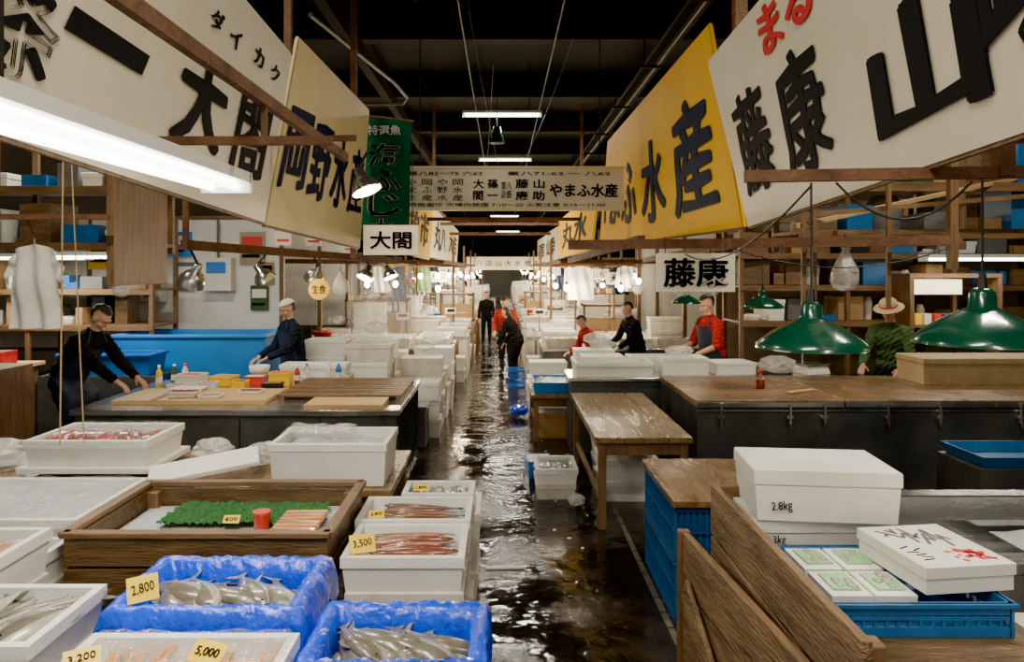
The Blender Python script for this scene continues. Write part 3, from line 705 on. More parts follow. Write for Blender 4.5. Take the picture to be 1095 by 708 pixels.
for i, (x, y, w, m) in enumerate(((-3.05, 6.8, .3, TUNA), (-2.7, 6.6, .2, F_PNK), (-2.42, 6.85, .22, TUNA))):
    mb = MB(); mb.rect(x, y, [(w / 2 - .01, .07, .811), (w / 2, .08, .84), (w / 2 - .008, .072, .84), (w / 2 - .015, .065, .815)], STY)
    for k in range(4): mb.obox((x - w * .35 + w * .23 * k, y, .832), (w * .18, .1, .02), m, (0, 0, R(-.2, .2)))
    mb.done('fillet_tray', .002)
def smallbox(name, x, y, z, w, d, h, m, lid=None, rz=0):
    mb = MB(); mb.rect(0, 0, [(w / 2 - .004, d / 2 - .004, 0), (w / 2, d / 2, h * .1), (w / 2, d / 2, h * .8), (w / 2 + .004, d / 2 + .004, h * .8), (w / 2 + .004, d / 2 + .004, h), (w / 2 - .01, d / 2 - .01, h), (w / 2 - .012, d / 2 - .012, h * .96)], m)
    if lid: mb.box(-w / 2 + .012, w / 2 - .012, -d / 2 + .012, d / 2 - .012, h * .9, h * .985, lid)
    o = mb.done(name, .002, origin=(0, 0, 0)); o.location = (x, y, z); o.rotation_euler = (0, 0, rz); return o
for (x, y, w, d, h, m, l) in ((-2.35, 7.55, .22, .15, .14, YEL, REDP), (-2.62, 7.55, .2, .15, .10, REDP, WHT), (-2.95, 7.55, .24, .18, .1, YEL, F_ORG), (-2.35, 7.28, .2, .12, .07, BLK, F_RED),
                              (-3.3, 7.55, .26, .2, .12, WHT, REDP), (-3.0, 7.27, .16, .1, .08, WHT, TUNA), (-2.68, 7.27, .14, .14, .09, YEL, GRN), (-3.3, 7.24, .18, .12, .06, STY, TUNA)):
    smallbox('condiment_container', x, y, .771, w, d, h, m, l, R(-.2, .2))
def bottle(x, y, z, m, h=.2, cap=REDP):
    mb = MB(); mb.lathe([(0, 0), (.03, 0), (.032, h * .55), (.026, h * .7), (.012, h * .82), (.012, h * .9), (0, h * .9)], (x, y, z), m, 14); mb.lathe([(.015, h * .88), (.015, h), (0, h)], (x, y, z), cap, 12); mb.lathe([(.0328, h * .15), (.0328, h * .45)], (x, y, z), WHT, 14); return mb.done('plastic_bottle')
for i, (x, y, m) in enumerate(((-2.15, 7.82, GLASS), (-2.22, 7.70, SAUCE), (-3.55, 7.7, C_GRN), (-3.47, 7.78, WHT), (-3.62, 7.5, YEL), (-1.8, 7.82, BLUE), (-1.9, 7.80, WHT))): bottle(x, y, .771, m, R(.16, .24), random.choice((REDP, WHT, BLUE)))
mb = MB(); mb.obox((-2.95, 6.55, .818), (.24, .035, .004), STEEL, (0, 0, .3)); mb.obox((-2.79, 6.60, .822), (.12, .025, .02), WX, (0, 0, .3)); mb.done('kitchen_knife')
mb = MB()
for i in range(5): mb.obox((-3.1 + R(-.02, .02), 7.02, .815 + i * .004), (.3, .2, .003), (WHT, SIGNW)[i % 2], (0, 0, R(-.3, .3)))
mb.done('wrapping_paper_sheets')
def scale_obj(x, y, z, rz=0.):
    mb = MB(); mb.rect(0, 0, [(.15, .13, 0), (.15, .13, .02), (.13, .11, .09), (.05, .05, .095)], ENW); mb.box(-.16, .16, -.13, .13, .10, .115, STEEL); mb.box(-.03, .03, -.03, .03, .09, .10, BLK)
    mb.cyl((0, .14, .02), (0, .14, .38), .014, .014, STEEL, 8); mb.box(-.11, .11, .115, .165, .36, .48, ENW); mb.box(-.08, .08, .108, .116, .40, .46, BLK); mb.box(-.07, .07, .13, .16, .0, .03, ENW)
    o = mb.done('weighing_scale', .004, origin=(0, 0, 0)); o.location = (x, y, z); o.rotation_euler = (0, 0, rz); return o
def bucket(x, y, z, m, r=.14, h=.24):
    mb = MB(); mb.lathe([(0, 0), (r * .8, 0), (r, h), (r + .01, h), (r + .01, h + .012), (r - .01, h + .012), (r * .78, .02), (0, .02)], (x, y, z), m); mb.tube([(x + r * math.cos(t), y - .3 * r, z + h + r * .5 * math.sin(t)) for t in [math.pi * i / 8 for i in range(9)]], .004, STEEL, 5)
    return mb.done('plastic_bucket')
mb = MB(); mb.lathe([(.07, 0), (.1, .02), (.11, .09), (.10, .09), (.09, .03), (0, .02)], (-2.65, 7.76, .86), WHT); mb.lathe([(.08, 0), (.08, .09)], (-2.65, 7.76, .771), STEEL); mb.done('mixing_bowl')
mb = MB(); styro(mb, -2.5, -1.75, 7.95, 8.25, .80, .93); mb.box(-2.52, -1.72, 7.93, 8.27, .0, .80, STYD); mb.done('styrofoam_tray_stand', .004)
mb = MB(); mb.rect(-3.83, 9.1, [(.9, .38, 0), (.93, .42, 1.16), (.96, .45, 1.16), (.96, .45, 1.2), (.86, .35, 1.2), (.84, .33, .9)], LBLUE); mb.done('blue_fish_tank', .01)
mb = MB(); mb.box(-5.3, -3.95, 8.1, 8.55, 0, .78, GSTEEL); mb.rect(-4.55, 8.32, [(.5, .18, .78), (.53, .2, 1.0), (.55, .22, 1.0), (.55, .22, 1.03), (.48, .16, 1.03), (.46, .15, .85)], BLUE); mb.done('blue_tray_on_stand', .006)
mb = MB(); mb.box(-7.2, -5.35, 7.4, 8.2, 0, .9, WX); mb.box(-7.25, -5.3, 7.35, 8.25, .9, .94, WLT); mb.done('wooden_counter', .004)
for (x, h, m) in ((-6.6, .2, CARD), (-6.1, .3, WLT), (-5.6, .16, C_RED)): smallbox('storage_box', x, 7.8, .941, .36, .3, h, m, WX, R(-.2, .2))
mb = MB(); mb.box(-4.95, -4.75, 6.35, 7.2, 0, 1.02, WZ); mb.box(-5.3, -4.75, 6.35, 7.2, 1.02, 1.05, WX); mb.box(-5.3, -5.25, 6.35, 7.2, 0, 1.02, WZ); mb.done('wooden_side_cabinet', .004)
bucket(-5.05, 6.6, 1.051, REDP, .1, .16)

def wallpanel(name, x0, x1, y, z0, z1, m=CREAM):
    mb = MB(); mb.box(x0, x1, y, y + .03, z0, z1, m)
    mb.box(x0, x1, y - .02, y + .05, z1, z1 + .05, WX); mb.box(x0, x1, y - .02, y + .05, z0 - .05, z0, WX)
    for x in (x0, (x0 + x1) / 2, x1): mb.box(x - .03, x + .03, y - .025, y + .055, 0, z1 + .05, WZ)
    return mb.done(name, .003)
wallpanel('stall_partition', -8.5, -3.1, 10.0, .9, 2.7, WHT)
wallpanel('stall_partition', -8.5, -3.0, 14.0, .9, 2.8, WHT)
wallpanel('stall_partition', 3.0, 8.5, 9.9, .5, 2.9, CREAM)
wallpanel('stall_partition', 2.6, 8.5, 13.5, .5, 2.8, WHT)
mb = MB(); mb.box(-4.15, -3.74, 9.8, 9.97, 1.70, 2.16, WHT); mb.box(-4.08, -3.81, 9.78, 9.8, 1.95, 2.1, LBLUE); mb.cyl((-3.95, 9.88, 2.16), (-3.95, 9.88, 2.7), .02, .02, PIPE, 8); mb.done('electrical_switch_box', .01)
mb = MB(); mb.box(-5.2, -4.7, 9.75, 9.97, 1.55, 1.82, WHT); mb.cyl((-5.05, 9.74, 1.7), (-5.05, 9.76, 1.7), .06, .06, BLK, 16); mb.box(-4.92, -4.76, 9.74, 9.755, 1.62, 1.76, C_GRY); mb.done('wall_meter_box', .01)
for (x, z, w, h, m1, m2) in ((-3.5, 2.3, .35, .45, CREAM, REDP), (-4.6, 2.35, .5, .35, LBLUE, WHT), (-5.6, 2.25, .4, .5, SIGNY, INK), (-3.4, 1.6, .25, .35, C_GRN, WHT), (-6.6, 2.1, .6, .4, CREAM, LBLUE), (-3.3, 1.95, .2, .3, CARD, INK), (-4.45, 1.9, .3, .4, C_GRY, WHT)):
    mb = MB(); mb.box(x - w / 2, x + w / 2, 9.95, 9.965, z - h / 2, z + h / 2, m1); mb.box(x - w * .4, x + w * .4, 9.94, 9.95, z, z + h * .35, m2); mb.box(x - w * .4, x + w * .3, 9.94, 9.95, z - h * .3, z - h * .2, INK); mb.done('wall_notice')
def rack(name, x0, x1, y0, y1, levels, zt, posts=2, zb=0., white=.45, m=WX):
    mb = MB()
    for i in range(posts):
        x = x0 + (x1 - x0) * i / (posts - 1)
        for y in (y0 + .02, y1 - .02): mb.box(x - .025, x + .025, y - .025, y + .025, zb, zt, WZ)
    for z in levels:
        mb.box(x0 - .03, x1 + .03, y0, y1, z - .03, z, m); mb.box(x0 - .03, x1 + .03, y0 - .02, y0, z - .07, z, m)
    for z in levels:
        x = x0 + .06
        while x < x1 - .35:
            w = R(.08, .36); h = R(.06, .38); k = random.random(); ya = y0 + R(.03, .15)
            mt = STY if k < white else random.choice((CARD, CARD, C_GRY, WDK, BLK, BASK, C_GRN, CREAM, WDK, WX))
            if k < .12 or k > .93: mb.lathe([(0, 0), (w * .35, 0), (w * .42, h * .7), (w * .25, h), (0, h)], (x + w / 2, ya + .18, z), mt, 14)
            elif mt is STY: styro_closed(mb, x, x + max(w, .2), ya, y1 - .05, z + .001, z + max(h, .12))
            else: mb.obox((x + w / 2, ya + .2, z + h / 2 + .004), (w, .36, h), mt, (0, 0, R(-.15, .15)))
            x += max(w, .2 if mt is STY else 0) + R(.01, .10)
    return mb.done(name, .003)
rack('wooden_storage_rack', -5.9, -3.25, 6.4, 7.0, (2.24, 2.75), 3.2, 3, 2.15)
rack('wooden_storage_rack', -7.5, -4.4, 8.9, 9.6, (1.3, 1.75, 2.4), 2.7, 3, 0, .3)
rack('wooden_storage_rack', 3.0, 7.0, 8.9, 9.6, (1.35, 1.8, 2.2, 2.65), 3.0, 4, 0, .18)
rack('wooden_storage_rack', 2.3, 5.9, 5.4, 6.0, (2.30, 2.66), 3.0, 4, 2.15, .15)
mb = MB(); mb.box(-3.12, -3.06, 5.6, 6.5, 1.87, 2.75, WZ); mb.done('wooden_side_board', .004)
mb = MB(); mb.box(4.9, 5.5, 8.5, 8.8, 1.70, 1.88, GLOWP); mb.box(4.85, 5.95, 8.45, 8.85, 1.9, 1.95, WX); mb.box(4.85, 4.9, 8.45, 8.85, .9, 1.9, WZ); mb.box(5.9, 5.95, 8.45, 8.85, .9, 1.9, WZ); mb.box(4.85, 5.95, 8.45, 8.85, .85, .9, WX); mb.box(4.9, 5.9, 8.5, 8.8, 1.3, 1.33, WX)
for i in range(7): mb.obox((5.0 + .12 * i, 8.6, 1.40), (.08, .12, .13), (YEL, WHT, REDP, C_GRY)[i % 4])
mb.done('lit_display_cabinet')
for (x, y) in ((-4.5, 7.8), (-5.6, 8.6)): fixture('stall_fluorescent_light', (x, y, 2.12), 1.2, 'x', 2.2, 28)
fixture('stall_fluorescent_light', (5.4, 8.1, 2.1), 1.2, 'x', 2.25, 12)

def garment(mb, x0, w, y, z1, h, m, sleeves=True):
    def fn(a, b):
        nx = (a - .5) * w * (1 - .25 * b * b)
        return (x0 + nx, y + .03 * math.sin(a * 14 + b * 3) * (1 - .6 * b) + .012 * math.sin(b * 9), z1 - h * (1 - b) - .04 * abs(a - .5) * 2 * b)
    mb.grid(fn, 26, 22, m)
    if sleeves:
        for s in (-1, 1):
            mb.grid(lambda a, b, s=s: (x0 + s * (w * .34 + w * .22 * a), y + .02 * math.sin(a * 8 + b * 7), z1 - .04 - .22 * h * a - .24 * h * b), 10, 8, m)
mb = MB()
garment(mb, -3.62, .40, 5.5, 2.2, .66, C_WHT); mb.tube([(-3.62, 5.5, 2.18), (-3.62, 5.5, 2.24), (-3.62, 5.48, 2.27)], .008, STEEL, 6)
mb.tube([(-3.62, 5.48, 2.27), (-3.62, 5.42, 2.4)], .005, BLK, 5)
mb.beam((-4.4, 5.42, 2.4), (-3.0, 5.42, 2.4), .04, .04, RUST)
mb.done('hanging_white_shirt')
mb = MB(); mb.cyl((-1.47, 5.7, 1.84), (-1.47, 5.715, 1.84), .085, .085, YEL, 28); mb.cyl((-1.47, 5.707, 1.92), (-1.47, 5.707, 2.1), .003, .003, BLK, 5)
o = mb.done('round_yellow_sign'); text('生食', (-1.47, 5.7, 1.84), PX, PZ, .11, .07, INK, o)
for (x, y, z) in ((-1.82, 5.9, 2.2), (-1.62, 6.1, 2.2), (-1.5, 7.0, 2.16)):
    mb = MB(); mb.box(x - .07, x + .07, y, y + .006, z, z + .26, WHT); mb.box(x - .06, x + .06, y - .003, y, z + .12, z + .25, LBLUE); mb.sph((x, y - .002, z + .17), (.04, .004, .03), F_RED, 12, 6); mb.box(x - .05, x + .05, y - .003, y, z + .03, z + .05, REDP); mb.cyl((x, y + .003, z + .25), (x, y + .003, z + .5), .002, .002, BLK, 4); mb.done('hanging_poster')
def bag(x, y, z, r=.1, m=FILMW):
    mb = MB(); mb.lathe([(0, 0), (r * .7, .02), (r, r * .8), (r * .9, r * 1.6), (r * .4, r * 2.6), (r * .12, r * 3.0), (r * .3, r * 3.3)], (x, y, z), m, 14)
    mb.v = [(a + R(-.012, .012), b + R(-.012, .012), c + R(-.006, .006)) for a, b, c in mb.v]; mb.cyl((x, y, z + r * 3), (x, y, z + r * 3 + .12), .003, .003, BLK, 4); mb.done('hanging_plastic_bag')
for (x, y, z) in ((-3.4, 6.35, 1.75), (-1.50, 6.6, 1.75), (2.2, 4.56, 1.86), (1.66, 6.5, 1.75), (1.52, 5.2, 1.8)): bag(x, y, z, R(.06, .085), FILMW)

# ------------------------------------------------------------------ RIGHT foreground
mb = MB()
plankwall(mb, (.90, 1.75), (.90, 3.02), 0, 1.09, 5, .03, WCR)
plankwall(mb, (.90, 3.02), (1.62, 3.02), 0, 1.09, 5, .03, WX)
plankwall(mb, (.90, 1.75), (1.62, 1.75), 0, .86, 4, .03, WX); plankwall(mb, (1.62, 1.75), (1.62, 3.02), 0, .86, 4, .03, WCR)
mb.box(.92, 1.60, 1.77, 3.0, .82, .875, WDK)
for (x, y, zt) in ((.93, 1.80, 1.06), (.93, 2.98, 1.06), (1.58, 1.80, .82), (1.58, 2.98, 1.06)): mb.box(x - .03, x + .03, y - .03, y + .03, 0, zt, WZ)
mb.done('old_wooden_crate_stand', .005)
mb = MB()
plankwall(mb, (.86, 1.95), (.77, 3.02), 0, .90, 4, .03, WCR); mb.beam((.845, 1.97, .0), (.845, 1.97, .86), .05, .03, WZ); mb.beam((.765, 3.0, .0), (.765, 3.0, .9), .05, .04, WZ); mb.beam((.79, 2.15, .25), (.745, 2.9, .70), .02, .11, WCR)
mb.done('leaning_wooden_boards', .005)
mb = MB()
styro_closed(mb, .965, 1.50, 2.72, 3.0, .876, 1.04); W1 = mb.done('styrofoam_box_stack', .006)
mb2 = MB()
mb2.rect(0, 0, [(.255, .165, 0), (.265, .17, .135), (.26, .165, .135), (.26, .165, .14), (.27, .175, .14), (.27, .175, .19), (.265, .175, .196)], STY)
W2 = mb2.done('styrofoam_box', .006, origin=(0, 0, 0)); W2.location = (1.245, 2.85, 1.042); W2.rotation_euler = (0, 0, -.10)
text('2.8㎏', (1.06, 2.693, 1.10), V((1, -.10, .06)), PZ, .075, .045, INK, W1, 'pencil_marking', 0, .003); text('2.3㎏', (1.045, 2.715, .965), V((1, 0, -.05)), PZ, .075, .04, INK, W1, 'pencil_marking')
mb = MB(); basket(mb, 1.0, 1.56, 2.17, 2.62, .877, .98); BK = mb.done('blue_plastic_basket')
mb = MB()
for (x, y) in ((1.10, 2.52), (1.24, 2.52), (1.10, 2.32), (1.24, 2.32)):
    mb.rect(x, y, [(.06, .085, .90), (.065, .09, .975), (.055, .08, .978)], STY); mb.obox((x, y, .982), (.09, .12, .004), PGRN, (0, 0, R(-.1, .1)))
    for k in range(5): mb.sph((x + R(-.03, .03), y + R(-.045, .045), .985), (.014, .02, .006), F_SIL, 8, 5)
mb.done('shellfish_packs', parent=BK)
mb = MB(); mb.rect(0, 0, [(.15, .17, 0), (.15, .17, .05), (.155, .175, .05), (.155, .175, .085), (.15, .17, .088)], WHT)
for k in range(14): mb.obox((-.10 + .014 * k, .10 - .004 * k + R(-.03, .03), .0885), (.012, R(.03, .10), .0015), C_GRY, (0, 0, R(-.8, .8)))
for k in range(22): mb.obox((R(.0, .12), R(-.14, -.05), .089), (R(.01, .04), R(.008, .02), .0015), REDINK, (0, 0, R(-1, 1)))
for k in range(6): mb.obox((-.10 + R(-.02, .02), -.12 + .02 * k, .089), (.04, .006, .0015), INK, (0, 0, R(-.5, .5)))
mb.obox((.157, 0, .05), (.002, .2, .03), REDP)
o = mb.done('printed_gift_box', .003, origin=(0, 0, 0)); o.location = (1.45, 2.40, .985); o.rotation_euler = (0, 0, .12)
mb = MB(); mb.lathe([(0, 0), (.13, 0), (.16, .26), (.175, .26), (.175, .285), (.15, .285), (.12, .02), (0, .02)], (1.83, 2.12, .86), WHT); mb.box(1.66, 2.1, 1.9, 2.36, 0, .86, STYD); mb.done('white_plastic_tub')
mb = MB(); mb.rect(2.42, 3.08, [(.76, .40, 0), (.76, .40, .86), (.8, .44, .86), (.8, .44, .91), (.70, .34, .91), (.68, .32, .80), (.68, .32, .72)], STEEL)
heap(mb, 2.3, 3.05, 2.80, 3.36, .76, .03, ICE, 18); mb.box(1.8, 2.15, 2.95, 3.0, .735, .76, F_PNK); mb.cyl((1.9, 3.2, .73), (1.9, 3.2, .85), .05, .06, STEEL, 14)
mb.done('stainless_sink_tank', .006)
mb = MB(); basket(mb, .98, 1.48, 4.02, 4.85, .0, .34); basket(mb, .98, 1.48, 4.02, 4.85, .345, .66); mb.box(1.0, 1.46, 4.04, 4.83, .03, .30, BASK); mb.box(1.0, 1.46, 4.04, 4.83, .36, .63, BASK)
mb.done('blue_plastic_crate_stack')
mb = MB(); mb.box(.96, 1.72, 3.98, 4.4, .662, .70, WTAB); mb.box(.96, 1.72, 4.41, 4.88, .662, .70, WTAB); mb.box(1.55, 1.6, 4.1, 4.8, 0, .66, WZ); mb.done('wooden_board_top', .004)
mb = MB(); mb.box(3.3, 4.0, 4.9, 5.4, 0, .62, GSTEEL); mb.rect(3.65, 5.15, [(.3, .22, .62), (.33, .25, .70), (.31, .23, .70), (.3, .2, .64)], BASK); mb.done('blue_tray_on_stand', .004)
table('wooden_work_table', .71, 1.46, 5.42, 7.4, .715)
mb = MB(); stack(mb, .86, 1.36, 6.1, 6.6, 0, .36, .18); mb.done('styrofoam_box_stack', .004)
mb = MB(); stack(mb, .9, 1.3, 6.8, 7.2, 0, .5, .18, STYD); mb.done('styrofoam_box_stack', .004)
fishbox('styrofoam_fish_box', .29, .66, 6.15, 6.6, .14, .27, 'blue', cover=True)
crumple('crumpled_plastic_bag', (.62, 5.95, .07), .08, FILMW)
smallbox('blue_plastic_tray', .36, 6.95, 0, .24, .3, .16, BLUE, STY, .1)
mb = MB()
mb.box(1.70, 5.6, 6.2, 7.6, .06, .80, GSTEEL)
mb.box(1.75, 5.55, 6.25, 7.55, 0, .06, BLK)
for i in range(3):
    xa = 1.68 + i * 1.3; mb.box(xa + .006, xa + 1.294, 6.17, 7.62, .80, .86, FRTOP); mb.box(xa + .006, xa + 1.294, 6.165, 6.175, .80, .845, STEEL)
for x in (1.9, 2.5, 2.8, 3.35, 3.8, 4.5, 5.2):
    mb.box(x - .012, x + .012, 6.15, 6.2, .66, .84, STEEL); mb.box(x - .03, x + .03, 6.16, 6.2, .70, .73, STEEL); mb.cyl((x, 6.15, .66), (x, 6.15, .62), .012, .008, STEEL, 8)
mb.box(1.70, 5.6, 6.185, 6.2, .76, .775, STEEL)
mb.done('insulated_fish_freezer', .006)
mb = MB(); mb.lathe([(0, 0), (.04, 0), (.04, .09), (.033, .12), (.018, .14), (.018, .17), (0, .17)], (2.47, 6.8, .86), GLASS); mb.lathe([(0, .004), (.037, .004), (.037, .085), (0, .085)], (2.47, 6.8, .86), SAUCE); mb.lathe([(.022, .15), (.022, .19), (0, .19)], (2.47, 6.8, .86), REDP)
mb.done('sauce_bottle')
mb = MB(); styro_closed(mb, 4.15, 5.5, 7.0, 7.5, .861, 1.12, BEIGE); mb.done('beige_fish_chest', .006)
mb = MB(); mb.obox((2.78, 6.6, .87), (.35, .06, .012), WLT, (0, 0, .5)); mb.done('wooden_stick')
table('wooden_work_table', .33, .95, 8.2, 9.2, .55)
mb = MB(); mb.rect(.62, 8.6, [(.24, .3, .552), (.26, .33, .68), (.24, .31, .68), (.22, .28, .57)], LBLUE); heap(mb, .4, .84, 8.3, 8.9, .64, .03, ICE); mb.done('blue_fish_tray')
smallbox('cardboard_box', .60, 8.55, 0, .34, .3, .3, CARD, WHT)
crumple('blue_plastic_bag', (.22, 9.6, .1), .13, BLUEF)
mb = MB(); mb.box(.75, 3.7, 7.75, 8.35, .0, .78, GSTEEL); mb.box(.72, 3.72, 7.72, 8.38, .78, .82, STEEL); mb.done('steel_counter', .005)
fishbox('styrofoam_tray', .80, 1.66, 7.75, 8.3, .822, .98, 'green', base=.822)
smallbox('styrofoam_box', 2.02, 8.0, .822, .5, .35, .2, STY, STY); smallbox('styrofoam_box', 2.58, 8.05, .822, .45, .35, .14, STY, STY, .1)
crumple('crumpled_plastic_bag', (3.1, 8.0, .93), .22, FILMW, .45); crumple('crumpled_plastic_bag', (2.0, 8.02, 1.08), .16, FILMW, .35)
scale_obj(3.5, 8.05, .822, .3)

# ------------------------------------------------------------------ stacks and repeating stalls down the hall
srcs = []
for k, kind in enumerate(('squid', 'blue', 'mixed', 'green', 'grey', 'none')):
    mb = MB(); styro(mb, -.26, .26, -.18, .18, 0, .15, STYD if k in (1, 4) else STY)
    a, b, c, d = -.225, .225, -.145, .145; heap(mb, a, b, c, d, .09, .015, ICE if kind != 'green' else PGRN, 8)
    if kind in ('squid', 'blue', 'mixed', 'grey'):
        m1, m2 = {'squid': (F_RED, F_PNK), 'blue': (F_BLU, F_SIL), 'mixed': (F_ORG, F_PNK), 'grey': (F_GRY, F_SIL)}[kind]
        fishfill(mb, a + .03, b - .03, c, d, .115, 7, .26, m1, m2, fat=.17)
    o = mb.done('styrofoam_fish_box', .003, origin=(0, 0, 0)); srcs.append(o)
for o, (x, y) in zip(srcs, [(-1.1, 11.25), (-1.7, 11.25), (-1.1, 11.75), (-1.7, 11.75), (-2.3, 11.25), (-2.3, 11.75)]): o.location = (x, y, .771)
mb = MB(); styro_closed(mb, -.27, .27, -.19, .19, 0, .22); SBOX = mb.done('styrofoam_box', .004, origin=(0, 0, 0)); SBOX.location = (-1.62, 8.65, 0)
mb = MB(); styro_closed(mb, -.27, .27, -.19, .19, 0, .22, STYD); SBOX2 = mb.done('styrofoam_box', .004, origin=(0, 0, 0)); SBOX2.location = (-1.62, 8.65, .221)
CB = crumple('crumpled_plastic_bag', (0, 0, 0), .17, FILMW, .5); CB.location = (-1.0, 9.12, .96)
def pile(x, y, n, rz=0, z=0.):
    for i in range(n): inst(random.choice((SBOX, SBOX, SBOX2)), 'styrofoam_box', (x + R(-.02, .02), y + R(-.012, .012), z + i * .221), rz + R(-.07, .07))
pile(-1.62, 8.65, 3, z=.442)
for (x, y, n) in ((-1.02, 8.6, 3), (-1.02, 9.1, 4), (-1.62, 9.2, 5), (-1.0, 9.75, 3), (-2.25, 9.2, 5), (-.98, 10.3, 4), (-1.6, 9.8, 4)): pile(x, y, n)
for (x, y, n) in ((.62, 9.85, 2), (.65, 10.4, 3), (1.3, 9.3, 4), (1.9, 9.25, 4), (1.3, 10.0, 4)): pile(x, y, n)
for (x, y, n) in ((-1.62, 9.2, 5), (1.3, 9.3, 4), (1.3, 10.0, 4), (-.98, 10.3, 4)): inst(CB, 'crumpled_plastic_bag', (x, y, n * .221 + .06), R(0, 6))
CB.location = (-1.02, 9.1, 4 * .221 + .06)
mb = MB(); mb.box(-1.38, -.86, 7.96, 8.34, 0, .42, C_GRY); mb.box(-1.40, -.84, 7.94, 8.36, .42, .46, STEEL); mb.done('grey_storage_bin', .006)
mb = MB(); mb.grid(lambda a, b: (-2.3 + 1.0 * a, 10.62 + .04 * math.sin(a * 22), 1.0 + 1.1 * b), 40, 8, FILMW); mb.beam((-2.35, 10.62, 2.1), (-1.25, 10.62, 2.1), .04, .04, RUST); mb.done('plastic_curtain')

booths = [(-2.75, -1.75, 13.15, 1.45), (-1.5, -.68, 17.05, 1.42), (1.5, 2.4, 13.15, 1.35), (.6, 1.4, 19.05, 1.4)]
for (x0, x1, y0, zt) in booths:
    mb = MB(); z0 = .771
    mb.box(x0, x1, y0, y0 + .55, z0, z0 + .03, WX); mb.box(x0, x0 + .04, y0, y0 + .55, z0, zt, WZ); mb.box(x1 - .04, x1, y0, y0 + .55, z0, zt, WZ); mb.box(x0, x1, y0, y0 + .55, zt - .04, zt, WX); mb.box(x0 + .04, x1 - .04, y0 + .02, y0 + .05, z0 + .03, zt - .25, WLT)
    mb.done('wooden_cashier_booth', .004)
def blocked(x, y):
    return any(x0 - .3 < x < x1 + .3 and y0 - .25 < y < y0 + .8 for x0, x1, y0, _ in booths)
def stall(side, y, edge):
    mb = MB(); far = edge + side * 2.2
    xa, xb = min(edge, far), max(edge, far)
    mm = (GSTEEL, WX, STYD, WX)[random.randrange(4)]
    mb.box(xa + .03, xb - .03, y + .03, y + 1.5, 0, .73, mm); mb.box(xa, xb, y, y + 1.53, .73, .77, STEEL if mm is not WX else WTAB)
    for x in (xa + .2, xb - .2): mb.box(x - .02, x + .02, y + .015, y + .03, .05, .7, WZ)
    mb.done('fish_stall_counter', .004)
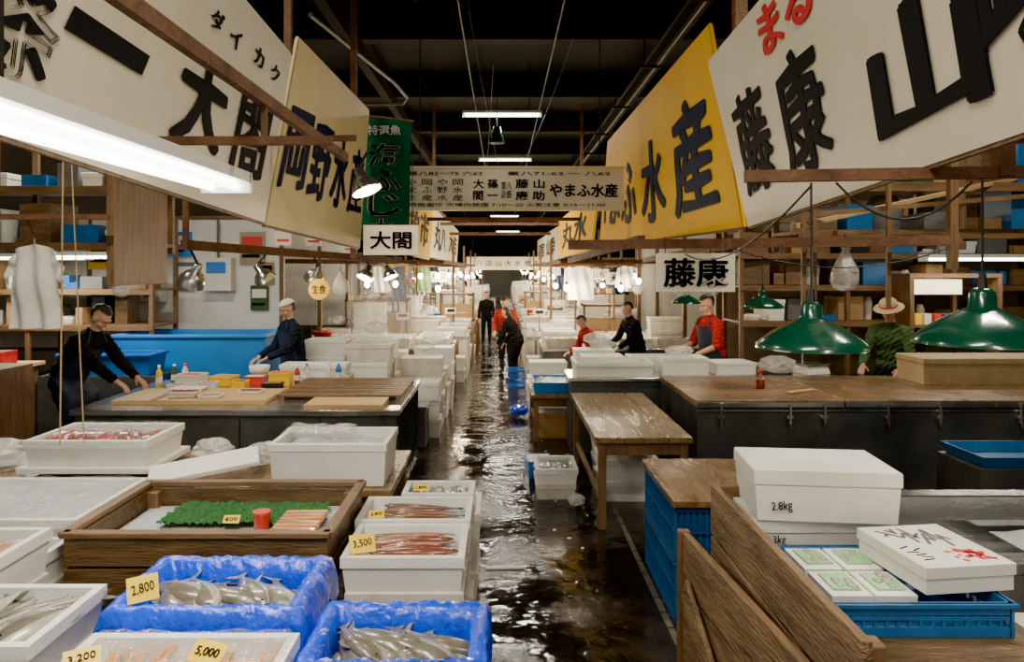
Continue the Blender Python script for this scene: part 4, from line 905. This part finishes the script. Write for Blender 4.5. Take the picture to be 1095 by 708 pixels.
for k in range(15):
    y = 11.0 + k * 2.0
    for side in (-1, 1):
        edge = (-.78 if k == 0 else -.62) if side < 0 else (.62 if k < 1 else .42)
        stall(side, y, edge)
        xs = [edge + side * (.32 + .58 * i) for i in range(4)]
        for i, x in enumerate(xs):
            for j in range(3):
                yy = y + .25 + .48 * j
                if side < 0 and k == 0:
                    if j < 2 and i < 3: continue
                if blocked(x, yy): continue
                r = random.random()
                if r < .48: inst(random.choice(srcs), 'styrofoam_fish_box', (x, yy, .771), R(-.08, .08))
                elif r < .76:
                    nn = random.choice((1, 1, 2, 3)) if k > 2 or i > 1 else 1
                    for q in range(nn): inst(random.choice((SBOX, SBOX2)), 'styrofoam_box', (x, yy, .771 + q * .221), R(-.08, .08))
                    if random.random() < .4 and k < 8: inst(CB, 'crumpled_plastic_bag', (x, yy, .771 + nn * .221 + .06), R(0, 6))
                elif r < .84:
                    if k < 8: scale_obj(x, yy - .04, .771, R(-.5, .5))
                elif r < .91 and k < 8: bucket(x, yy, .771, random.choice((BLUE, YEL, REDP, C_GRY)))
                else: smallbox('storage_box', x, yy, .771, .35, .28, R(.12, .35), random.choice((CARD, BLUE, WLT, C_GRN, BLK)), CARD, R(-.1, .1))
        if random.random() < .7: pile(edge if k > 3 else edge + side * .3, y - .24, 2 if k > 0 else 1)
        mb = MB(); mb.beam((side * .95, y + .3, 2.12), (side * 4.5, y + .3, 2.14), .05, .06, RUST)
        mb.beam((side * 2.9, y + .3, .0), (side * 2.9, y + .3, 3.2), .06, .06, WZ); mb.beam((side * .95, y + .3, 2.12), (side * .95, y + 2.3, 2.12), .05, .05, RUST)
        if k % 2: mb.beam((side * 1.0, y + 1.56, .0), (side * 1.0, y + 1.56, 2.6), .05, .05, WZ)
        mb.done('rusty_support_frame')
        for xo, zz in ((1.15, 1.84), (1.7, 1.78), (2.3, 1.84)):
            if xo > 2 and k > 5: continue
            b = MB(); xx = side * (xo + R(-.2, .2)); yb = y + .3; zz += R(-.16, .1)
            b.sph((xx, yb, zz), (.045, .045, .055), BULB, 10, 8); b.cyl((xx, yb, zz + .045), (xx, yb, zz + .10), .02, .02, BLK, 8); b.cyl((xx, yb, zz + .09), (xx, yb, 2.1), .005, .005, BLK, 5)
            o = b.done('hanging_light_bulb')
            if xo == 1.15 and k < 13: pointlight('lamp_light', (xx, yb, zz - .09), 55, r=.05, parent=o)
            elif xo == 1.7 and k < 5: pointlight('lamp_light', (xx, yb, zz - .09), 30, r=.05, parent=o)
        for _ in range(2 if k < 6 else 1):
            g = MB(); xx = side * R(1.2, 2.6); yg = y + R(.48, .62); garment(g, xx, R(.2, .45), yg, 2.06, R(.3, .65), random.choice((C_WHT, FILMW, C_WHT, C_GRN, C_GRY, CARD, C_NAVY)), False); g.beam((xx - .2, yg, 2.06), (xx + .2, yg, 2.06), .02, .02, WX); g.done('hanging_towel')
        if k < 8:
            g = MB(); xx = side * R(1.2, 2.0); zz = R(1.75, 1.9); g.box(xx - .2, xx + .2, y + .7, y + .715, zz, zz + .2, random.choice((SIGNW, SIGNY, SIGNW, WHT)))
            for q in (-.15, .15): g.cyl((xx + q, y + .707, zz + .2), (xx + q, y + .707, 2.12), .003, .003, BLK, 4)
            o = g.done('hanging_name_board'); text(random.choice(('丸幸', '魚八', '大宗', '山和', '浜長')), (xx, y + .698, zz + .1), PX, PZ, .3, .13, INK, o)
            bag(side * R(1.1, 2.4), y + .95, R(1.5, 1.75), R(.07, .12), random.choice((FILMW, C_WHT, STY)))
            g = MB(); xx = side * R(1.3, 2.6); yb = y + 1.4; zt = R(1.3, 1.9)   # shelf with goods at the back of the stall
            g.box(xx - .35, xx - .32, yb, yb + .1, .771, zt, WZ); g.box(xx + .32, xx + .35, yb, yb + .1, .771, zt, WZ)
            for zz in (1.15, zt): g.box(xx - .37, xx + .37, yb, yb + .12, zz - .02, zz, WX)
            for q in range(5): g.obox((xx - .26 + .13 * q, yb + .06, zt + R(.03, .07)), (R(.05, .11), .09, .1), random.choice((REDP, YEL, BLUE, WHT, CARD, BLK, C_GRN))) 
            g.done('small_goods_shelf')
        if k % 3 == 1:
            wallpanel('stall_partition', *((-5.0, -2.95) if side < 0 else (2.95, 5.0)), y + 1.7, .9, 2.3, random.choice((CREAM, WHT)))
mb = MB(); mb.beam((-1.2, 10.2, 2.72), (1.4, 10.2, 2.72), .05, .05, RUST); mb.beam((-1.2, 12.5, 2.8), (1.4, 12.5, 2.8), .05, .05, RUST); mb.beam((-1.2, 15, 2.75), (1.4, 15, 2.75), .06, .06, RUST)
for s in (-1.2, 1.4): mb.beam((s, 10.2, 3.1), (s, 15, 3.1), .05, .05, RUST); mb.beam((s, 12.5, 2.7), (s, 12.5, 4.9), .05, .05, RUST); mb.beam((s, 10.2, 2.7), (s, 10.2, 3.1), .05, .05, RUST); mb.beam((s, 15, 2.7), (s, 15, 3.1), .05, .05, RUST)
mb.done('overhead_cross_bars')
basketm = MB(); basket(basketm, .10, .38, 12.0, 12.35, 0, .3, BLUE); basketm.done('blue_plastic_basket')
mb = MB()
for i in range(40):
    mb.obox((R(-.1, .85), R(4.2, 9), .004), (R(.008, .03), R(.01, .035), .004), random.choice((STY, WHT, C_GRY)), (0, 0, R(0, 3)))
mb.obox((.02, 4.75, .006), (.26, .035, .01), STY, (0, 0, .05)); mb.done('floor_litter')
mb = MB()
for i in range(14): mb.box(.92, .955, 3.6 + i * .18, 3.76 + i * .18, 0, .008, PIPE)
mb.done('drain_grating')

# ------------------------------------------------------------------ people
def person(name, loc, heading, H=1.68, lean=.15, neck=.25, yaw=0., hands=((.22, .3, 1.0), (-.22, .3, 1.0)), shirt=C_NAVY, pants=C_NAVY, boots=BOOT, apron=None, hat=None, sleeve='long', vox=.009, curl=.5, hairm=HAIR, step=0., longhair=False):
    s = H / 1.70; parts = []
    d = V((0, math.sin(lean), math.cos(lean))); pel = V((0, -.35 * math.sin(lean) * .5, .95))
    def cap(a, b, r0, r1, m): parts.append(('c', V(a), V(b), r0, r1, m))
    def ell(c, r, Rm, m): parts.append(('e', V(c), V(r), Rm, 0, m))
    RL = Matrix.Rotation(-lean, 3, 'X'); I = Matrix.Identity(3)
    ell(pel + V((0, -.005, -.04)), (.172, .130, .13), I, pants)
    ell(pel + d * .04, (.178, .140, .115), RL, shirt)
    ell(pel + d * .16, (.168, .134, .16), RL, shirt)
    ell(pel + d * .33, (.190, .138, .19), RL, shirt)
    uc = pel + d * .445; nb = pel + d * .50
    for sg in (-1, 1): cap(uc + V((sg * .05, 0, 0)), uc + V((sg * .168, 0, -.02)), .080, .070, shirt)
    cap(uc, nb, .085, .070, shirt)
    nl = lean * .6 + neck * .4; nd = V((0, math.sin(nl), math.cos(nl)))
    hc = nb + nd * .165
    cap(nb, hc - nd * .05, .054, .052, SKIN)
    HR = Matrix.Rotation(yaw, 3, 'Z') @ Matrix.Rotation(-(lean * .5 + neck), 3, 'X')
    def hp(p): return hc + HR @ V(p)
    ell(hp((0, -.012, .03)), (.076, .094, .087), HR, SKIN); ell(hp((0, .022, -.045)), (.056, .064, .066), HR, SKIN); ell(hp((0, .06, -.088)), (.024, .022, .02), HR, SKIN)
    cap(hp((0, .082, .015)), hp((0, .104, -.022)), .009, .014, SKIN); ell(hp((0, .072, .034)), (.055, .018, .012), HR, SKIN)
    for sg in (-1, 1): ell(hp((sg * .078, -.005, -.005)), (.012, .022, .032), HR, SKIN); ell(hp((sg * .04, .055, -.03)), (.022, .022, .022), HR, SKIN)
    for sg in (-1, 1):
        hip = pel + V((sg * .09, 0, -.06)); kn = V((sg * .10, .04 + sg * step * .5, .50)); an = V((sg * .105, sg * step, .10))
        cap(hip, kn, .098, .072, pants); cap(kn, kn.lerp(an, .5), .072, .064, pants); cap(kn.lerp(an, .45), an, .066, .052, boots)
        cap(an + V((0, -.03, -.045)), an + V((0, .14, -.06)), .05, .038, boots)
    for sg, hd in zip((1, -1), hands):
        sh = uc + V((sg * .175, 0, -.02)); tgt = V(hd); L1, L2 = .285, .255
        dv = tgt - sh; D = min(dv.length, L1 + L2 - .005); dn = dv.normalized(); wr = sh + dn * D
        hint = V((sg * .6, -.5, -1)); hint = (hint - dn * hint.dot(dn)).normalized()
        ca = (L1 * L1 + D * D - L2 * L2) / (2 * L1 * D); ca = max(-1, min(1, ca)); el = sh + dn * (L1 * ca) + hint * (L1 * math.sqrt(1 - ca * ca))
        cap(sh, el, .070, .058, shirt)
        if sleeve == 'long': cap(el, el.lerp(wr, .84), .058, .046, shirt); cap(el.lerp(wr, .8), wr, .031, .027, SKIN)
        else: cap(el, wr, .042, .027, SKIN)
        h = (wr - el).normalized(); h = (h + V((0, .35, -.15))).normalized(); n = V((0, 0, -1)); n = (n - h * n.dot(h)).normalized(); sd = h.cross(n).normalized()
        med = -sg * (1 if sd.x > 0 else -1)
        for o_ in (-.026, -.009, .009, .026): cap(wr + h * .015 + sd * o_ * .6, wr + h * .085 + sd * o_, .0135, .0125, SKIN)
        for fi, (o_, Lf) in enumerate(((-.030, .062), (-.0105, .074), (.0105, .08), (.030, .070))):
            p = wr + h * .088 + sd * (o_ * med); ang = curl * .5
            spread = sd * (o_ * med * 2.2)
            for ph, fr in enumerate((.45, .32, .23)):
                dr = (h * math.cos(ang) + n * math.sin(ang) + spread).normalized(); q = p + dr * Lf * fr
                cap(p, q, .0095 - .0008 * ph, .0088 - .0008 * ph, SKIN); p = q; ang += curl * .55
        tb = wr + h * .03 + sd * (med * .030); t1 = tb + (h * .6 + sd * med * .75 + n * .3).normalized() * .04; t2 = t1 + (h * .9 + sd * med * .25 + n * .35).normalized() * .032
        cap(tb, t1, .0125, .0105, SKIN); cap(t1, t2, .0105, .009, SKIN)
    b = MB()
    for p in parts:
        if p[0] == 'c':
            _, a, c, r0, r1, m = p; b.cyl(a, c, r0, r1, m, 12); b.sph(a, r0, m, 12, 8); b.sph(c, r1, m, 12, 8)
        else:
            _, c, r, Rm, _, m = p; M4 = Rm.to_4x4(); M4.translation = c; b.sph((0, 0, 0), r, m, 20, 14, M4)
    me = bpy.data.meshes.new('tmp'); me.from_pydata(b.v, [], b.f); me.update()
    ob = bpy.data.objects.new('tmp', me); SC.collection.objects.link(ob)
    rm = ob.modifiers.new('r', 'REMESH'); rm.mode = 'VOXEL'; rm.voxel_size = vox
    sm = ob.modifiers.new('s', 'SMOOTH'); sm.factor = .5; sm.iterations = 3
    bpy.context.view_layer.update()
    me2 = bpy.data.meshes.new_from_object(ob.evaluated_get(bpy.context.evaluated_depsgraph_get()))
    bpy.data.objects.remove(ob)
    nv = len(me2.vertices); co = np.empty(nv * 3); me2.vertices.foreach_get('co', co); co = co.reshape(-1, 3)
    faces = [tuple(p.vertices) for p in me2.polygons]
    fc = np.array([co[list(f)].mean(0) for f in faces])
    best = np.full(len(fc), 1e9); bi = np.zeros(len(fc), int); ml = []
    for p in parts:
        m = p[5]
        if m not in ml: ml.append(m)
        k = ml.index(m)
        if p[0] == 'c':
            a = np.array(p[1]); c = np.array(p[2]); ab = c - a; t = np.clip(((fc - a) @ ab) / max(1e-9, ab @ ab), 0, 1)
            dd = np.linalg.norm(fc - (a + t[:, None] * ab), axis=1) - (p[3] + (p[4] - p[3]) * t)
        else:
            q = (fc - np.array(p[1])) @ np.array(p[3]); rr = np.array(p[2]); dd = (np.linalg.norm(q / rr, axis=1) - 1) * rr.min()
        sel = dd < best; best[sel] = dd[sel]; bi[sel] = k
    cl = np.zeros(nv, bool)
    for f, k in zip(faces, bi):
        if ml[k] is not SKIN and ml[k] is not boots: cl[list(f)] = True
    rad = co.copy(); rad[:, 2] = 0; rn = np.linalg.norm(rad, axis=1, keepdims=True) + 1e-6
    w = .006 * np.sin(co[:, 2] * 55 + 9 * np.sin(co[:, 0] * 14) + co[:, 1] * 20) + .004 * np.sin(co[:, 2] * 110 + co[:, 0] * 70)
    co = co + (rad / rn) * (w * cl)[:, None]
    out = MB(); out.v = [tuple(v) for v in co]; out.f = faces; out.mats = list(ml); out.fm = [int(x) for x in bi]; out.sm = [True] * len(faces)
    HM = HR.to_4x4(); HM.translation = hc
    for sg in (-1, 1):
        out.sph((sg * .030, .077, .008), (.012, .009, .006), EYEW, 10, 6, HM); out.sph((sg * .030, .084, .008), (.006, .004, .005), INK, 8, 6, HM)
        out.box(sg * .03 - .016, sg * .03 + .016, .086, .092, .027, .032, HAIR, HM)
    out.sph((0, .083, -.052), (.022, .006, .005), LIP, 10, 6, HM)
    nh = len(out.v)
    out.sph((0, -.018, .038), (.088, .104, .096), hairm, 36, 26, HM, keep=lambda p: p.z > (-.10 if abs(p.x) < .075 or p.y < -.03 else -.03) + .15 * max(0, min(1, (p.y + .05) / .09)))
    out.v[nh:] = [tuple(V(v) + V((R(-1, 1), R(-1, 1), R(-1, 1))) * .0035) for v in out.v[nh:]]
    if longhair: out.sph((0, -.055, -.06), (.085, .06, .13), hairm, 20, 14, HM)
    if hat == 'band':
        out.sph((0, -.016, .045), (.092, .108, .096), C_WHT, 28, 20, HM, keep=lambda p: p.z > .02)
        out.sph((0, -.11, .05), (.03, .025, .02), C_WHT, 10, 6, HM)
    if hat == 'straw':
        out.lathe([(.165, .045), (.13, .058), (.098, .07), (.094, .12), (.075, .145), (0, .15)], (0, -.01, 0), C_STR, 28, HM); out.lathe([(.165, .045), (.13, .052), (.09, .062)], (0, -.01, 0), C_STR, 28, HM)
        out.lathe([(.102, .068), (.100, .09)], (0, -.01, 0), REDP, 28, HM)
    if apron:
        rows = []
        for t in (0, .2, .4, .6, .8, 1): rows.append((pel + d * (.42 * (1 - t)), .202, .160, (.75 + .75 * t), d))
        for zz in (.8, .7, .6, .5, .42): rows.append((V((0, .02, zz)), .205, .165, 1.5, V((0, 0, 1))))
        vs = []; NN = 18
        for ri, (c, rx, ry, half, up) in enumerate(rows):
            fw = V((0, up.z, -up.y))
            for i in range(NN + 1):
                a = -half + 2 * half * i / NN; vs.append(c + V((math.sin(a) * rx, 0, 0)) + fw * (math.cos(a) * ry + .012 * math.sin(i * 1.1 + ri * .3) * (ri / 11)))
        fs = [(j * (NN + 1) + i, j * (NN + 1) + i + 1, (j + 1) * (NN + 1) + i + 1, (j + 1) * (NN + 1) + i) for j in range(len(rows) - 1) for i in range(NN)]
        out.add(vs, fs, apron, True)
        for sg in (-1, 1):
            a = vs[0 if sg < 0 else NN]; out.tube([a, uc + V((sg * .08, .07, .06)), nb + V((sg * .04, -.06, .02))], .008, apron, 6)
        out.tube([pel + V((.19, 0, 0)), pel + V((.1, -.14, 0)), pel + V((-.1, -.14, 0)), pel + V((-.19, 0, 0))], .008, apron, 6)
    o = out.done(name, origin=(0, 0, 0)); o.location = loc; o.rotation_euler = (0, 0, heading); o.scale = (s, s, s)
    return o
person('fishmonger_man', (-4.20, 7.0, 0), -math.pi / 2 - .15, 1.72, .60, .45, 0, ((.12, .58, .87), (-.18, .56, .87)), C_BLK, C_NAVY, BOOT, C_APR, None, vox=.007)
person('fishmonger_man', (-2.55, 8.65, 0), math.pi * .72, 1.60, .12, .3, 0, ((.2, .36, 1.0), (-.12, .38, 1.02)), C_NAVY, C_NAVY, BOOT, C_APR, 'band', vox=.008)
person('fishmonger_man', (4.38, 8.0, 0), math.pi * .75, 1.62, .15, .35, 0, ((.2, .35, .98), (-.2, .35, .98)), C_GRN, C_NAVY, BOOT, None, 'straw', vox=.008)
person('market_woman', (2.58, 8.72, 0), math.pi * .6, 1.66, .15, .35, 0, ((.2, .35, 1.02), (-.2, .35, 1.02)), C_RED, C_BLK, BOOT, C_APR, None, sleeve='short', vox=.008)
person('shopper_in_red', (.08, 13.7, 0), math.pi * .9, 1.46, .3, .4, 0, ((.18, .3, .95), (-.18, .3, .95)), C_RED, C_BLK, BOOT, None, None, vox=.01)
person('shopper_in_black', (.22, 12.75, 0), math.pi * .35, 1.34, .5, .3, 0, ((.18, .35, .8), (-.18, .35, .8)), C_BLK, C_BLK, BOOT, None, None, vox=.01, longhair=True)
person('shopper_in_black', (-.42, 19.0, 0), math.pi, 1.38, .1, .1, 0, ((.24, .1, .8), (-.24, .1, .8)), C_BLK, C_BLK, BOOT, None, None, vox=.01, step=.12)
person('market_worker', (1.36, 10.72, 0), math.pi * .6, 1.34, .5, .35, 0, ((.18, .4, .95), (-.18, .4, .95)), C_RED, C_BLK, BOOT, None, None, vox=.01)
person('market_worker', (2.0, 10.72, 0), math.pi * .6, 1.50, .3, .3, 0, ((.18, .4, .95), (-.18, .4, .95)), C_BLK, C_BLK, BOOT, None, None, vox=.01)

# ------------------------------------------------------------------ world, camera, colour
w = bpy.data.worlds.new('World'); SC.world = w; w.use_nodes = True
bg = w.node_tree.nodes['Background']; bg.inputs[0].default_value = (1, .90, .74, 1); bg.inputs[1].default_value = .5
try:
    SC.view_settings.look = 'AgX - Punchy'; SC.view_settings.exposure = .75
except Exception as e: print(e)
cam = bpy.data.cameras.new('Camera'); co = bpy.data.objects.new('Camera', cam); SC.collection.objects.link(co)
cam.sensor_width = 36; cam.lens = 760 / 1095 * 36; cam.shift_x = 10.5 / 1095; cam.shift_y = -66 / 1095
co.location = (0, 0, 2.0); co.rotation_euler = (math.pi / 2, 0, 0); cam.clip_end = 200; cam.clip_start = .05
SC.camera = co
